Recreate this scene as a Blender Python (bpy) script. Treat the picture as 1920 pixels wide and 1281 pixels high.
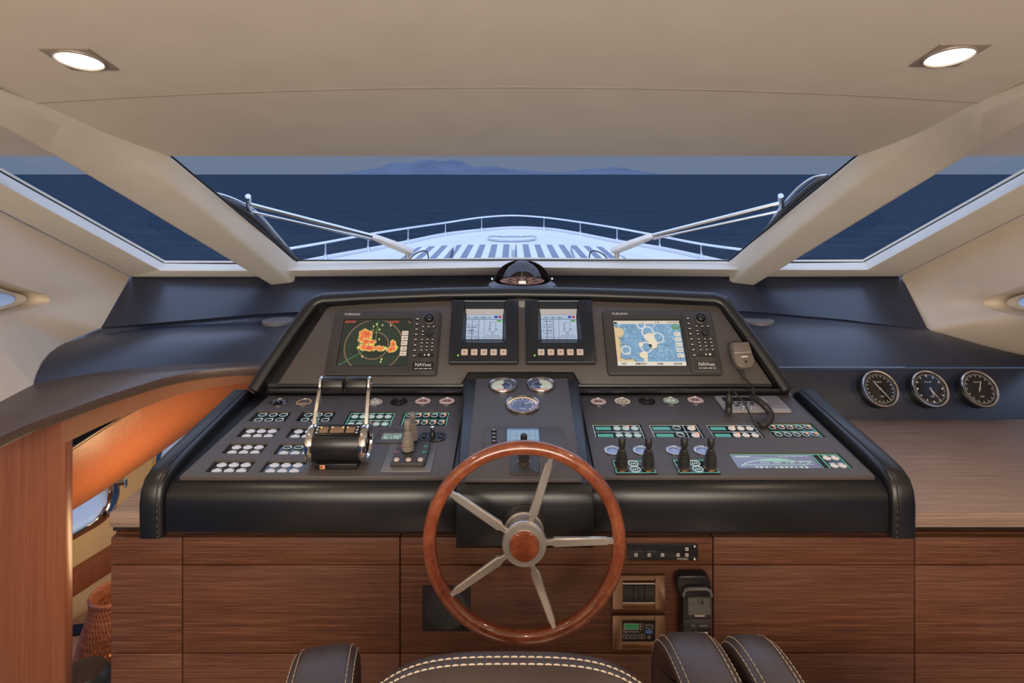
import bpy, bmesh, math, random
import numpy as np
from mathutils import Vector, Matrix

random.seed(7)
for _o in list(bpy.data.objects):
    bpy.data.objects.remove(_o)
scene = bpy.context.scene
COL = scene.collection
PI = math.pi

# ------------------------------------------------------------------ camera
F, PX, PY, CH = 1150.0, 960.0, 327.0, 1.77      # focal length (px of a 1920 wide frame), vanishing point, eye height
cam_d = bpy.data.cameras.new('camera')
cam_d.sensor_width = 36.0
cam_d.lens = F / 1920 * 36.0
cam_d.shift_y = (PY - 640.5) / 1920
cam_d.clip_start = 0.02
cam_d.clip_end = 60000
cam = bpy.data.objects.new('camera', cam_d)
cam.location = (0, 0, CH)
cam.rotation_euler = (PI / 2, 0, 0)
COL.objects.link(cam)
scene.camera = cam

# ------------------------------------------------------------------ colour management
scene.view_settings.view_transform = 'Standard'
scene.view_settings.look = 'None'
scene.view_settings.exposure = 0.0
scene.view_settings.gamma = 1.0
scene.view_settings.use_curve_mapping = False

# ------------------------------------------------------------------ sky: dusk haze at the horizon, brighter overhead
world = bpy.data.worlds.new('dusk_sky')
scene.world = world
world.use_nodes = True
wt = world.node_tree
wt.nodes.clear()
w_out = wt.nodes.new('ShaderNodeOutputWorld')
w_bg = wt.nodes.new('ShaderNodeBackground')
w_tc = wt.nodes.new('ShaderNodeTexCoord')
w_sep = wt.nodes.new('ShaderNodeSeparateXYZ')
w_ramp = wt.nodes.new('ShaderNodeValToRGB')
w_ramp.color_ramp.elements[0].position = 0.0
w_ramp.color_ramp.elements[0].color = (0.150, 0.195, 0.290, 1)
w_ramp.color_ramp.elements[1].position = 0.42
w_ramp.color_ramp.elements[1].color = (0.90, 1.13, 1.66, 1)
_e = w_ramp.color_ramp.elements.new(0.045)
_e.color = (0.160, 0.205, 0.300, 1)
wt.links.new(w_tc.outputs['Generated'], w_sep.inputs[0])
wt.links.new(w_sep.outputs['Z'], w_ramp.inputs[0])
wt.links.new(w_ramp.outputs[0], w_bg.inputs[0])
w_bg.inputs[1].default_value = 1.0
wt.links.new(w_bg.outputs[0], w_out.inputs[0])

# ------------------------------------------------------------------ large lights
def area_light(name, loc, target, sx, sy, power, col):
    l = bpy.data.lights.new(name, 'AREA')
    l.shape = 'RECTANGLE'; l.size = sx; l.size_y = sy; l.energy = power; l.color = col
    o = bpy.data.objects.new(name, l)
    o.location = loc
    o.rotation_euler = (Vector(target) - Vector(loc)).to_track_quat('-Z', 'Y').to_euler()
    COL.objects.link(o)
    return o
area_light('aft_fill_light', (0.0, -1.7, 1.75), (0, 2.5, 1.45), 3.2, 0.9, 120, (1.0, 0.88, 0.74))  # unseen fill light added to brighten the cabin from aft
area_light('stair_light', (-1.34, 2.55, 0.30), (-2.05, 2.75, 0.55), 0.20, 0.30, 5.5, (1.0, 0.68, 0.36))

# ------------------------------------------------------------------ helpers
def P(u, v, d):
    """world point seen at photo position (u, v) standing d metres ahead of the camera plane"""
    return Vector(((u - PX) * d / F, d, CH - (v - PY) * d / F))

def PH(u, v, h):
    """world point at photo position (u, v) on the horizontal level h below the eye"""
    return P(u, v, h * F / (v - PY))

class Fr:
    """a plane that rises at angle a (deg) away from the camera, through P(u,v,d)"""
    def __init__(s, u, v, d, a):
        s.O = P(u, v, d); a = math.radians(a)
        s.ex = Vector((1, 0, 0)); s.ey = Vector((0, math.cos(a), math.sin(a))); s.n = s.ex.cross(s.ey)
    def hit(s, u, v, off=0.0):
        c = Vector((0, 0, CH)); r = P(u, v, 1.0) - c
        t = (s.O + s.n * off - c).dot(s.n) / r.dot(s.n)
        return c + r * t
    def xy(s, u, v, ref=None):
        q = s.hit(u, v) - (ref if ref is not None else s.O)
        return (q.dot(s.ex), q.dot(s.ey))
    def mat(s, p, rot=0.0):
        m = Matrix((s.ex, s.ey, s.n)).transposed().to_4x4()
        m.translation = p
        return m @ Matrix.Rotation(rot, 4, 'Z')
    def at(s, u, v, off=0.0, rot=0.0):
        return s.mat(s.hit(u, v) + s.n * off, rot)
    def rect(s, tl, tr, br, bl):
        q = [Vector(s.xy(*c)) for c in (tl, tr, br, bl)]
        w = ((q[1] - q[0]).length + (q[2] - q[3]).length) / 2
        h = ((q[0] - q[3]).length + (q[1] - q[2]).length) / 2
        c = sum(q, Vector((0, 0))) / 4
        return s.mat(s.O + s.ex * c.x + s.ey * c.y), w, h

def lin(r, g, b):
    f = lambda c: (c / 255 / 12.92) if c / 255 <= 0.04045 else ((c / 255 + 0.055) / 1.055) ** 2.4
    return (f(r), f(g), f(b))

class G:
    def __init__(s): s.bm = bmesh.new()
    def box(s, cx, cy, cz, sx, sy, sz, M=None):
        m = Matrix.Translation((cx, cy, cz)) @ Matrix.Diagonal((sx, sy, sz, 1))
        if M is not None: m = M @ m
        bmesh.ops.create_cube(s.bm, size=1.0, matrix=m); return s
    def span(s, x0, x1, y0, y1, z0, z1):
        return s.box((x0 + x1) / 2, (y0 + y1) / 2, (z0 + z1) / 2, abs(x1 - x0), abs(y1 - y0), abs(z1 - z0))
    def prism(s, pts, z0, z1, M=None):
        M = M or Matrix.Identity(4)
        a = [s.bm.verts.new(M @ Vector((p[0], p[1], z0))) for p in pts]
        b = [s.bm.verts.new(M @ Vector((p[0], p[1], z1))) for p in pts]
        n = len(pts)
        s.bm.faces.new(a[::-1]); s.bm.faces.new(b)
        for i in range(n): s.bm.faces.new((a[i], a[(i + 1) % n], b[(i + 1) % n], b[i]))
        return s
    def poly(s, pts, thick=None):
        """free polygon in space; thick = offset vector"""
        a = [s.bm.verts.new(Vector(p)) for p in pts]
        if thick is None:
            s.bm.faces.new(a); return s
        b = [s.bm.verts.new(Vector(p) + Vector(thick)) for p in pts]
        n = len(pts)
        s.bm.faces.new(a[::-1]); s.bm.faces.new(b)
        for i in range(n): s.bm.faces.new((a[i], a[(i + 1) % n], b[(i + 1) % n], b[i]))
        return s
    def lathe(s, prof, seg=28, M=None):
        M = M or Matrix.Identity(4)
        rings = []
        for r, z in prof:
            if r < 1e-6: rings.append([s.bm.verts.new(M @ Vector((0, 0, z)))])
            else: rings.append([s.bm.verts.new(M @ Vector((r * math.cos(2 * PI * i / seg), r * math.sin(2 * PI * i / seg), z))) for i in range(seg)])
        for A, B in zip(rings, rings[1:]):
            if len(A) == 1 and len(B) == 1: continue
            for i in range(seg):
                j = (i + 1) % seg
                if len(A) == 1: s.bm.faces.new((A[0], B[i], B[j]))
                elif len(B) == 1: s.bm.faces.new((A[i], A[j], B[0]))
                else: s.bm.faces.new((A[i], A[j], B[j], B[i]))
        return s
    def loft(s, secs, closed=True, cap=True, ring=False):
        R = [[s.bm.verts.new(Vector(p)) for p in c] for c in secs]
        n = len(R[0]); k = len(R)
        for q in range(k if ring else k - 1):
            A, B = R[q], R[(q + 1) % k]
            for i in range(n if closed else n - 1):
                s.bm.faces.new((A[i], A[(i + 1) % n], B[(i + 1) % n], B[i]))
        if cap and closed and not ring:
            s.bm.faces.new(R[0][::-1]); s.bm.faces.new(R[-1])
        return s
    def tube(s, pts, r, seg=8, ring=False, cap=True):
        pts = [Vector(p) for p in pts]
        n = len(pts); up = Vector((0.123, 0.31, 0.94)).normalized()
        secs = []
        nrm = None
        for i, p in enumerate(pts):
            if ring: t = (pts[(i + 1) % n] - pts[i - 1]).normalized()
            else: t = (pts[min(i + 1, n - 1)] - pts[max(i - 1, 0)]).normalized()
            if nrm is None:
                nrm = t.cross(up)
                if nrm.length < 1e-3: nrm = t.cross(Vector((1, 0, 0)))
            nrm = (nrm - t * nrm.dot(t)).normalized()
            b = t.cross(nrm)
            rr = r[i] if isinstance(r, (list, tuple)) else r
            secs.append([p + (nrm * math.cos(2 * PI * k / seg) + b * math.sin(2 * PI * k / seg)) * rr for k in range(seg)])
        return s.loft(secs, True, cap, ring)
    def grid(s, fn, nu, nv):
        V = [[s.bm.verts.new(Vector(fn(i / nu, j / nv))) for j in range(nv + 1)] for i in range(nu + 1)]
        for i in range(nu):
            for j in range(nv): s.bm.faces.new((V[i][j], V[i + 1][j], V[i + 1][j + 1], V[i][j + 1]))
        return s
    def bevel(s, off, seg=2, ang=30):
        bmesh.ops.recalc_face_normals(s.bm, faces=s.bm.faces)
        ed = [e for e in s.bm.edges if len(e.link_faces) == 2 and e.calc_face_angle(0) > math.radians(ang)]
        bmesh.ops.bevel(s.bm, geom=ed, offset=off, segments=seg, profile=0.5, affect='EDGES', clamp_overlap=True)
        return s
    def sub(s, n=1):
        bmesh.ops.subdivide_edges(s.bm, edges=s.bm.edges, cuts=n, use_grid_fill=True); return s

def mesh_of(name, g, sharp=38, flip=False):
    bmesh.ops.recalc_face_normals(g.bm, faces=g.bm.faces)
    me = bpy.data.meshes.new(name)
    g.bm.to_mesh(me); g.bm.free()
    me.polygons.foreach_set('use_smooth', [True] * len(me.polygons))
    me.set_sharp_from_angle(angle=math.radians(sharp))
    return me

def add(name, me, m, parent=None, mtx=None):
    o = bpy.data.objects.new(name, me)
    COL.objects.link(o)
    if m is not None:
        if len(me.materials) == 0: me.materials.append(m)
        elif me.materials[0] is not m:
            o.material_slots[0].link = 'OBJECT'; o.material_slots[0].material = m
    if parent is not None: o.parent = parent
    if mtx is not None: o.matrix_basis = mtx
    return o

def part(name, g, m, parent=None, mtx=None, sharp=38):
    return add(name, mesh_of(name, g, sharp), m, parent, mtx)

def tag(o, label=None, cat=None, group=None, kind=None):
    if label: o['label'] = label
    if cat: o['category'] = cat
    if group: o['group'] = group
    if kind: o['kind'] = kind
    return o

def thing(name, label, cat, mtx=None, group=None):
    o = bpy.data.objects.new(name, None)
    o.empty_display_size = 0.02
    COL.objects.link(o)
    if mtx is not None: o.matrix_basis = mtx
    return tag(o, label, cat, group)

def struct(name, g, m, parent=None, label=None, cat=None, sharp=38):
    o = part(name, g, m, parent, None, sharp)
    o['kind'] = 'structure'
    if parent is None and label: tag(o, label, cat)
    return o

def T(x, y, z=0.0): return Matrix.Translation((x, y, z))

def smooth_path(pts, n=8):
    pts = [Vector(p) for p in pts]; out = []
    for i in range(len(pts) - 1):
        p0 = pts[max(i - 1, 0)]; p1 = pts[i]; p2 = pts[i + 1]; p3 = pts[min(i + 2, len(pts) - 1)]
        for k in range(n):
            t = k / n
            out.append(0.5 * ((2 * p1) + (p2 - p0) * t + (2 * p0 - 5 * p1 + 4 * p2 - p3) * t * t + (3 * p1 - p0 - 3 * p2 + p3) * t ** 3))
    out.append(pts[-1])
    return out

def rrect(w, h, r, n=4, cx=0, cy=0):
    out = []
    for sx, sy, a0 in ((1, 1, 0), (-1, 1, 90), (-1, -1, 180), (1, -1, 270)):
        for k in range(n + 1):
            a = math.radians(a0 + 90 * k / n)
            out.append((cx + sx * (w / 2 - r) + r * math.cos(a), cy + sy * (h / 2 - r) + r * math.sin(a)))
    return out

def text_mesh(txt, size, ext=0.0):
    c = bpy.data.curves.new('lettering', 'FONT')
    c.body = txt; c.size = size; c.align_x = 'CENTER'; c.align_y = 'CENTER'; c.extrude = ext; c.resolution_u = 2
    o = bpy.data.objects.new('lettering_tmp', c); COL.objects.link(o)
    dg = bpy.context.evaluated_depsgraph_get(); dg.update()
    me = bpy.data.meshes.new_from_object(o.evaluated_get(dg))
    bpy.data.objects.remove(o); bpy.data.curves.remove(c)
    return me

def lettering(txt, size, m, parent, x, y, z, xs=1.0):
    return add('lettering', text_mesh(txt, size), m, parent, T(x, y, z) @ Matrix.Diagonal((xs, 1, 1, 1)))

def boolean_cut(o, cutter_g):
    c = bpy.data.objects.new('cutter_tmp', mesh_of('cutter_tmp', cutter_g)); COL.objects.link(c)
    bpy.context.view_layer.update()
    c.matrix_basis = o.matrix_world.copy()
    md = o.modifiers.new('b', 'BOOLEAN'); md.operation = 'DIFFERENCE'; md.solver = 'EXACT'; md.object = c
    bpy.context.view_layer.update()
    dg = bpy.context.evaluated_depsgraph_get(); dg.update()
    me = bpy.data.meshes.new_from_object(o.evaluated_get(dg))
    o.modifiers.clear(); o.data = me
    me.polygons.foreach_set('use_smooth', [True] * len(me.polygons))
    me.set_sharp_from_angle(angle=math.radians(30))
    bpy.data.objects.remove(c)

# ------------------------------------------------------------------ materials (all procedural)
def nodes_of(name):
    m = bpy.data.materials.new(name); m.use_nodes = True
    nt = m.node_tree
    return m, nt, nt.nodes['Principled BSDF']

def M(name, col, rough=0.5, metal=0.0, bump=0.0, bscale=300.0, var=0.06, vscale=6.0, coat=0.0, spec=0.5, emit=None, es=0.0):
    m, nt, b = nodes_of(name)
    N = nt.nodes; L = nt.links
    tc = N.new('ShaderNodeTexCoord')
    nz = N.new('ShaderNodeTexNoise'); nz.inputs['Scale'].default_value = vscale; nz.inputs['Detail'].default_value = 4
    L.new(tc.outputs['Object'], nz.inputs['Vector'])
    rp = N.new('ShaderNodeValToRGB')
    rp.color_ramp.elements[0].position = 0.3; rp.color_ramp.elements[1].position = 0.7
    rp.color_ramp.elements[0].color = tuple(c * (1 - var) for c in col) + (1,)
    rp.color_ramp.elements[1].color = tuple(min(1, c * (1 + var)) for c in col) + (1,)
    L.new(nz.outputs['Fac'], rp.inputs[0]); L.new(rp.outputs[0], b.inputs['Base Color'])
    b.inputs['Roughness'].default_value = rough; b.inputs['Metallic'].default_value = metal
    b.inputs['Specular IOR Level'].default_value = spec
    b.inputs['Coat Weight'].default_value = coat; b.inputs['Coat Roughness'].default_value = 0.06
    if bump:
        n2 = N.new('ShaderNodeTexNoise'); n2.inputs['Scale'].default_value = bscale; n2.inputs['Detail'].default_value = 3
        L.new(tc.outputs['Object'], n2.inputs['Vector'])
        bp = N.new('ShaderNodeBump'); bp.inputs['Strength'].default_value = bump; bp.inputs['Distance'].default_value = 0.001
        L.new(n2.outputs['Fac'], bp.inputs['Height']); L.new(bp.outputs[0], b.inputs['Normal'])
    if emit:
        b.inputs['Emission Color'].default_value = tuple(emit) + (1,); b.inputs['Emission Strength'].default_value = es
    return m

def wood(name, c0, c1, c2, scale, rough=0.35, coat=0.0, bump=0.15):
    m, nt, b = nodes_of(name)
    N = nt.nodes; L = nt.links
    tc = N.new('ShaderNodeTexCoord'); mp = N.new('ShaderNodeMapping')
    mp.inputs['Scale'].default_value = scale
    L.new(tc.outputs['Object'], mp.inputs[0])
    nz = N.new('ShaderNodeTexNoise'); nz.inputs['Scale'].default_value = 1.0; nz.inputs['Detail'].default_value = 7; nz.inputs['Roughness'].default_value = 0.65
    nz.inputs['Distortion'].default_value = 0.3
    L.new(mp.outputs[0], nz.inputs['Vector'])
    n3 = N.new('ShaderNodeTexNoise'); n3.inputs['Scale'].default_value = 4.5; n3.inputs['Detail'].default_value = 3
    L.new(mp.outputs[0], n3.inputs['Vector'])
    mix = N.new('ShaderNodeMath'); mix.operation = 'MULTIPLY_ADD'; mix.inputs[1].default_value = 0.45; mix.inputs[2].default_value = -0.22
    L.new(n3.outputs['Fac'], mix.inputs[0])
    ad = N.new('ShaderNodeMath'); ad.operation = 'ADD'
    L.new(nz.outputs['Fac'], ad.inputs[0]); L.new(mix.outputs[0], ad.inputs[1])
    rp = N.new('ShaderNodeValToRGB')
    rp.color_ramp.elements[0].position = 0.30; rp.color_ramp.elements[0].color = tuple(c0) + (1,)
    rp.color_ramp.elements[1].position = 0.72; rp.color_ramp.elements[1].color = tuple(c2) + (1,)
    e = rp.color_ramp.elements.new(0.5); e.color = tuple(c1) + (1,)
    L.new(ad.outputs[0], rp.inputs[0]); L.new(rp.outputs[0], b.inputs['Base Color'])
    b.inputs['Roughness'].default_value = rough; b.inputs['Coat Weight'].default_value = coat; b.inputs['Coat Roughness'].default_value = 0.05
    bp = N.new('ShaderNodeBump'); bp.inputs['Strength'].default_value = bump; bp.inputs['Distance'].default_value = 0.001
    L.new(ad.outputs[0], bp.inputs['Height']); L.new(bp.outputs[0], b.inputs['Normal'])
    return m

def glass(name, tint=(0.9, 0.93, 0.95), refl=0.05, grazing=0.6, rough=0.0):
    m = bpy.data.materials.new(name); m.use_nodes = True
    nt = m.node_tree; nt.nodes.clear()
    o = nt.nodes.new('ShaderNodeOutputMaterial'); t = nt.nodes.new('ShaderNodeBsdfTransparent'); g = nt.nodes.new('ShaderNodeBsdfGlossy')
    lw = nt.nodes.new('ShaderNodeLayerWeight'); lw.inputs[0].default_value = 0.5
    pw = nt.nodes.new('ShaderNodeMath'); pw.operation = 'POWER'; pw.inputs[1].default_value = 5.0
    nt.links.new(lw.outputs['Facing'], pw.inputs[0])
    mul = nt.nodes.new('ShaderNodeMath'); mul.operation = 'MULTIPLY_ADD'; mul.inputs[1].default_value = grazing; mul.inputs[2].default_value = refl
    mx = nt.nodes.new('ShaderNodeMixShader')
    t.inputs[0].default_value = tuple(tint) + (1,); g.inputs['Roughness'].default_value = rough
    nt.links.new(pw.outputs[0], mul.inputs[0]); nt.links.new(mul.outputs[0], mx.inputs[0])
    nt.links.new(t.outputs[0], mx.inputs[1]); nt.links.new(g.outputs[0], mx.inputs[2]); nt.links.new(mx.outputs[0], o.inputs[0])
    return m

def paint_mat(name, emit, rough=0.15, spec=0.3):
    m, nt, b = nodes_of(name)
    at = nt.nodes.new('ShaderNodeAttribute'); at.attribute_name = 'print'
    nt.links.new(at.outputs['Color'], b.inputs['Base Color'])
    b.inputs['Roughness'].default_value = rough; b.inputs['Specular IOR Level'].default_value = spec
    if emit:
        nt.links.new(at.outputs['Color'], b.inputs['Emission Color']); b.inputs['Emission Strength'].default_value = emit
        b.inputs['Base Color'].default_value = (0, 0, 0, 1)
        nt.links.remove(b.inputs['Base Color'].links[0])
        b.inputs['Base Color'].default_value = (0.01, 0.01, 0.012, 1)
    return m

def painted(name, w, h, nx, ny, fn, m, parent, mtx):
    """flat printed or lit rectangle, colours computed per vertex; fn(U, V) -> (N,3) linear"""
    U, V = np.meshgrid(np.linspace(0, 1, nx + 1), np.linspace(0, 1, ny + 1))
    U = U.ravel(); V = V.ravel()
    co = np.stack([(U - .5) * w, (V - .5) * h, np.zeros_like(U)], 1)
    i, j = np.meshgrid(np.arange(nx), np.arange(ny)); a = (j * (nx + 1) + i).ravel()
    f = np.stack([a, a + 1, a + nx + 2, a + nx + 1], 1)
    return _paint_obj(name, co, f.tolist(), fn(U, V), m, parent, mtx)

def painted_disc(name, r, nr, na, fn, m, parent, mtx):
    R, A = np.meshgrid(np.linspace(0.001, 1, nr + 1), np.arange(na) * 2 * PI / na)
    R = R.ravel(); A = A.ravel()
    X = R * np.cos(A); Y = R * np.sin(A)
    co = np.stack([X * r, Y * r, np.zeros_like(X)], 1)
    f = []
    for k in range(na):
        k2 = (k + 1) % na
        for q in range(nr): f.append((k * (nr + 1) + q, k * (nr + 1) + q + 1, k2 * (nr + 1) + q + 1, k2 * (nr + 1) + q))
    return _paint_obj(name, co, f, fn(X, Y), m, parent, mtx)

def _paint_obj(name, co, faces, rgb, m, parent, mtx):
    me = bpy.data.meshes.new(name)
    me.from_pydata(co.tolist(), [], faces)
    ca = me.color_attributes.new('print', 'FLOAT_COLOR', 'POINT')
    ca.data.foreach_set('color', np.concatenate([rgb, np.ones((len(rgb), 1))], 1).astype(np.float32).ravel())
    me.update()
    return add(name, me, m, parent, mtx)

def vnoise(x, y, seed=0):
    rs = np.random.RandomState(seed); t = rs.rand(64, 64)
    xi = np.floor(x).astype(int); yi = np.floor(y).astype(int); fx = x - xi; fy = y - yi
    fx = fx * fx * (3 - 2 * fx); fy = fy * fy * (3 - 2 * fy)
    g = lambda a, b: t[a % 64, b % 64]
    return (g(xi, yi) * (1 - fx) + g(xi + 1, yi) * fx) * (1 - fy) + (g(xi, yi + 1) * (1 - fx) + g(xi + 1, yi + 1) * fx) * fy
def fnoise(x, y, seed=0): return vnoise(x, y, seed) * .55 + vnoise(x * 2, y * 2, seed + 1) * .3 + vnoise(x * 4, y * 4, seed + 2) * .15

BEIGE = M('beige_vinyl', (0.605, 0.562, 0.498), 0.55, bump=0.05, bscale=500, var=0.03, spec=0.3)
WALLV = M('beige_side_vinyl', (0.66, 0.555, 0.44), 0.5, bump=0.05, bscale=500, var=0.03, spec=0.3)
LEATHER = M('black_leather', (0.0065, 0.0066, 0.0085), 0.37, bump=0.12, bscale=900, var=0.15, spec=0.65)
DASH = M('navy_black_vinyl', (0.011, 0.015, 0.033), 0.34, bump=0.08, bscale=900, var=0.12, spec=0.75)
PANEL = M('taupe_soft_plastic', (0.085, 0.072, 0.069), 0.45, bump=0.05, bscale=1500, var=0.04, spec=0.4)
DEVICE = M('charcoal_device_plastic', (0.045, 0.040, 0.039), 0.45, bump=0.04, bscale=1500, var=0.05, spec=0.4)
BLACKP = M('black_plastic', (0.010, 0.010, 0.012), 0.32, var=0.1)
NAVYP = M('navy_black_housing', (0.012, 0.014, 0.021), 0.28, var=0.1)
RUBBER = M('black_rubber', (0.020, 0.018, 0.017), 0.48, var=0.15, vscale=40)
CHROME = M('chrome', (0.80, 0.78, 0.76), 0.10, 1.0, var=0.02)
STEEL = M('satin_steel', (0.66, 0.60, 0.54), 0.33, 0.80, var=0.04, vscale=30)
RAILM = M('polished_rail_steel', (0.72, 0.74, 0.78), 0.22, 1.0, var=0.03)
BRONZE = M('brushed_bronze', (0.30, 0.19, 0.125), 0.34, 1.0, var=0.08, vscale=20)
GREYT = M('grey_trim_plastic', (0.16, 0.15, 0.15), 0.4, var=0.05)
TAUPEJ = M('taupe_rubber', (0.22, 0.185, 0.155), 0.5, var=0.06, vscale=40)
RADIOM = M('silver_grey_radio_plastic', (0.30, 0.265, 0.26), 0.42, var=0.04)
IVORYK = M('ivory_key_plastic', (0.62, 0.50, 0.42), 0.4, var=0.05)
WHITEP = M('white_print', (0.75, 0.73, 0.72), 0.5, var=0.02)
CREAMP = M('cream_print', (0.62, 0.56, 0.50), 0.5, var=0.02)
DARKGLASS = M('black_glass', (0.008, 0.012, 0.016), 0.10, var=0.1)
WOODF = wood('reddish_brown_veneer', (0.052, 0.016, 0.008), (0.122, 0.042, 0.019), (0.205, 0.088, 0.046), (3.0, 190, 190), 0.42)
WOODT = wood('brown_worktop_veneer', (0.19, 0.118, 0.088), (0.31, 0.205, 0.155), (0.42, 0.29, 0.225), (3.0, 190, 190), 0.34)
SHELFW = wood('dark_brown_shelf_veneer', (0.060, 0.036, 0.026), (0.095, 0.058, 0.044), (0.14, 0.09, 0.068), (3, 180, 180), 0.38)
ORANGEW = wood('honey_orange_veneer', (0.24, 0.072, 0.028), (0.285, 0.089, 0.035), (0.335, 0.112, 0.046), (110, 110, 1.6), 0.36)
WHEELW = wood('varnished_mahogany', (0.135, 0.029, 0.012), (0.225, 0.056, 0.023), (0.31, 0.092, 0.039), (14, 14, 50), 0.25, coat=1.0, bump=0.05)
CREAMW = M('cream_hull_lining', (0.78, 0.56, 0.28), 0.5, var=0.03)
DECKW = M('white_gelcoat', (0.76, 0.77, 0.80), 0.4, var=0.03, vscale=1.5)
GLASSW = glass('windshield_glass', (0.97, 0.98, 0.99), 0.008, 0.05)
GLASSG = glass('instrument_glass', (0.97, 0.97, 0.97), 0.06)
def glare_pane(name):  # panes made cloudy and translucent to imitate bright glare from outside
    m = bpy.data.materials.new(name); m.use_nodes = True
    nt = m.node_tree; nt.nodes.clear()
    o = nt.nodes.new('ShaderNodeOutputMaterial'); t = nt.nodes.new('ShaderNodeBsdfTranslucent'); g = nt.nodes.new('ShaderNodeBsdfGlossy'); mx = nt.nodes.new('ShaderNodeMixShader')
    nz = nt.nodes.new('ShaderNodeTexNoise'); nz.inputs['Scale'].default_value = 7.0; rp = nt.nodes.new('ShaderNodeValToRGB')
    rp.color_ramp.elements[0].color = (0.80, 0.84, 0.90, 1); rp.color_ramp.elements[1].color = (0.97, 0.98, 1, 1)
    nt.links.new(nz.outputs['Fac'], rp.inputs[0]); nt.links.new(rp.outputs[0], t.inputs[0])
    g.inputs['Roughness'].default_value = 0.1; mx.inputs[0].default_value = 0.05
    nt.links.new(t.outputs[0], mx.inputs[1]); nt.links.new(g.outputs[0], mx.inputs[2]); nt.links.new(mx.outputs[0], o.inputs[0])
    return m
GLASSP = glare_pane('glare_pane_glass')
SMOKE = glass('smoked_dome_glass', (0.42, 0.44, 0.48), 0.09)
LENS = M('lit_lamp_lens', (0.9, 0.85, 0.75), 0.4, emit=(1.0, 0.88, 0.70), es=9.0)
SCREEN = paint_mat('lit_screen', 1.0)
DIAL = paint_mat('printed_dial', 0)
DIALLIT = paint_mat('backlit_dial', 0.75)
SEAM = M('dark_seam', (0.006, 0.006, 0.007), 0.7)
STITCH = M('cream_thread', (0.46, 0.37, 0.27), 0.7)
CHAIRL = M('brown_chair_leather', (0.058, 0.039, 0.034), 0.38, bump=0.2, bscale=420, var=0.15, spec=0.5)
def lamp_mat(name, c, es=1.0): return M(name, tuple(x * .3 for x in c), 0.35, emit=c, es=es, var=0.02)
KEYW = lamp_mat('backlit_white_key', (0.58, 0.55, 0.58), 0.68)
DCHROME = M('dark_chrome', (0.36, 0.34, 0.33), 0.18, 1.0)
KEYC = lamp_mat('backlit_cream_key', (0.60, 0.53, 0.47), 0.8)
KEYG = lamp_mat('backlit_pale_green_key', (0.40, 0.50, 0.46), 0.8)
LINEG = lamp_mat('backlit_green_line', (0.13, 0.55, 0.40), 0.9)
LINEW = lamp_mat('backlit_white_line', (0.45, 0.55, 0.58), 0.8)
BARG = lamp_mat('backlit_teal_bar', (0.07, 0.26, 0.22), 0.8)
REDL = lamp_mat('red_indicator', (1.0, 0.30, 0.16), 1.1)
GREENL = lamp_mat('green_indicator', (0.35, 0.9, 0.05), 1.0)
AMBERL = lamp_mat('amber_indicator', (1.0, 0.62, 0.2), 1.2)
# ================================================================== OUTSIDE
def sea_mat():
    m, nt, b = nodes_of('evening_sea')
    N = nt.nodes; L = nt.links
    tc = N.new('ShaderNodeTexCoord'); mp = N.new('ShaderNodeMapping'); mp.inputs['Scale'].default_value = (0.16, 0.55, 1)
    L.new(tc.outputs['Object'], mp.inputs[0])
    nz = N.new('ShaderNodeTexNoise'); nz.inputs['Scale'].default_value = 1.0; nz.inputs['Detail'].default_value = 8; nz.inputs['Roughness'].default_value = 0.62
    L.new(mp.outputs[0], nz.inputs['Vector'])
    rp = N.new('ShaderNodeValToRGB')
    rp.color_ramp.elements[0].position = 0.35; rp.color_ramp.elements[0].color = (0.024, 0.037, 0.057, 1)
    rp.color_ramp.elements[1].position = 0.70; rp.color_ramp.elements[1].color = (0.036, 0.053, 0.078, 1)
    L.new(nz.outputs['Fac'], rp.inputs[0]); L.new(rp.outputs[0], b.inputs['Base Color'])
    b.inputs['Roughness'].default_value = 0.5; b.inputs['Specular IOR Level'].default_value = 0.0
    bp = N.new('ShaderNodeBump'); bp.inputs['Strength'].default_value = 0.5; bp.inputs['Distance'].default_value = 0.3
    L.new(nz.outputs['Fac'], bp.inputs['Height']); L.new(bp.outputs[0], b.inputs['Normal'])
    return m
SEA = sea_mat()
g = G(); g.poly([(-40000, -300, -2.9), (40000, -300, -2.9), (40000, 40000, -2.9), (-40000, 40000, -2.9)])
o = part('sea', g, SEA); tag(o, 'dark blue evening sea stretching to the horizon', 'sea', kind='structure')

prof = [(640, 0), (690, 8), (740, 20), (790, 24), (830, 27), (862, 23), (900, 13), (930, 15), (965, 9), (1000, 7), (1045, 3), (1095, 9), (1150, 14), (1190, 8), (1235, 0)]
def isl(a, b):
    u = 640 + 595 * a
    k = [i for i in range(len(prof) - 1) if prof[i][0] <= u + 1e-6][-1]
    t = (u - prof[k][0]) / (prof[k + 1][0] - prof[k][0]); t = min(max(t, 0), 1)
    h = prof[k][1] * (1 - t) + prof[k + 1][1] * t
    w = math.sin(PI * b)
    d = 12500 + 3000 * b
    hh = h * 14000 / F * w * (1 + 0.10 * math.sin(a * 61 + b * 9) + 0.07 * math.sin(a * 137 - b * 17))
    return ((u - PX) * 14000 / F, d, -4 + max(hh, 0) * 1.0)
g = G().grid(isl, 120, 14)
ISLE = M('island_haze_tint', (0.128, 0.152, 0.212), 0.9, var=0.12, vscale=0.0015, spec=0.0)  # distance haze is mixed into the island's base colour
o = part('island', g, ISLE, sharp=80); tag(o, 'low hazy blue-grey mountainous island on the horizon', 'island')

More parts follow.
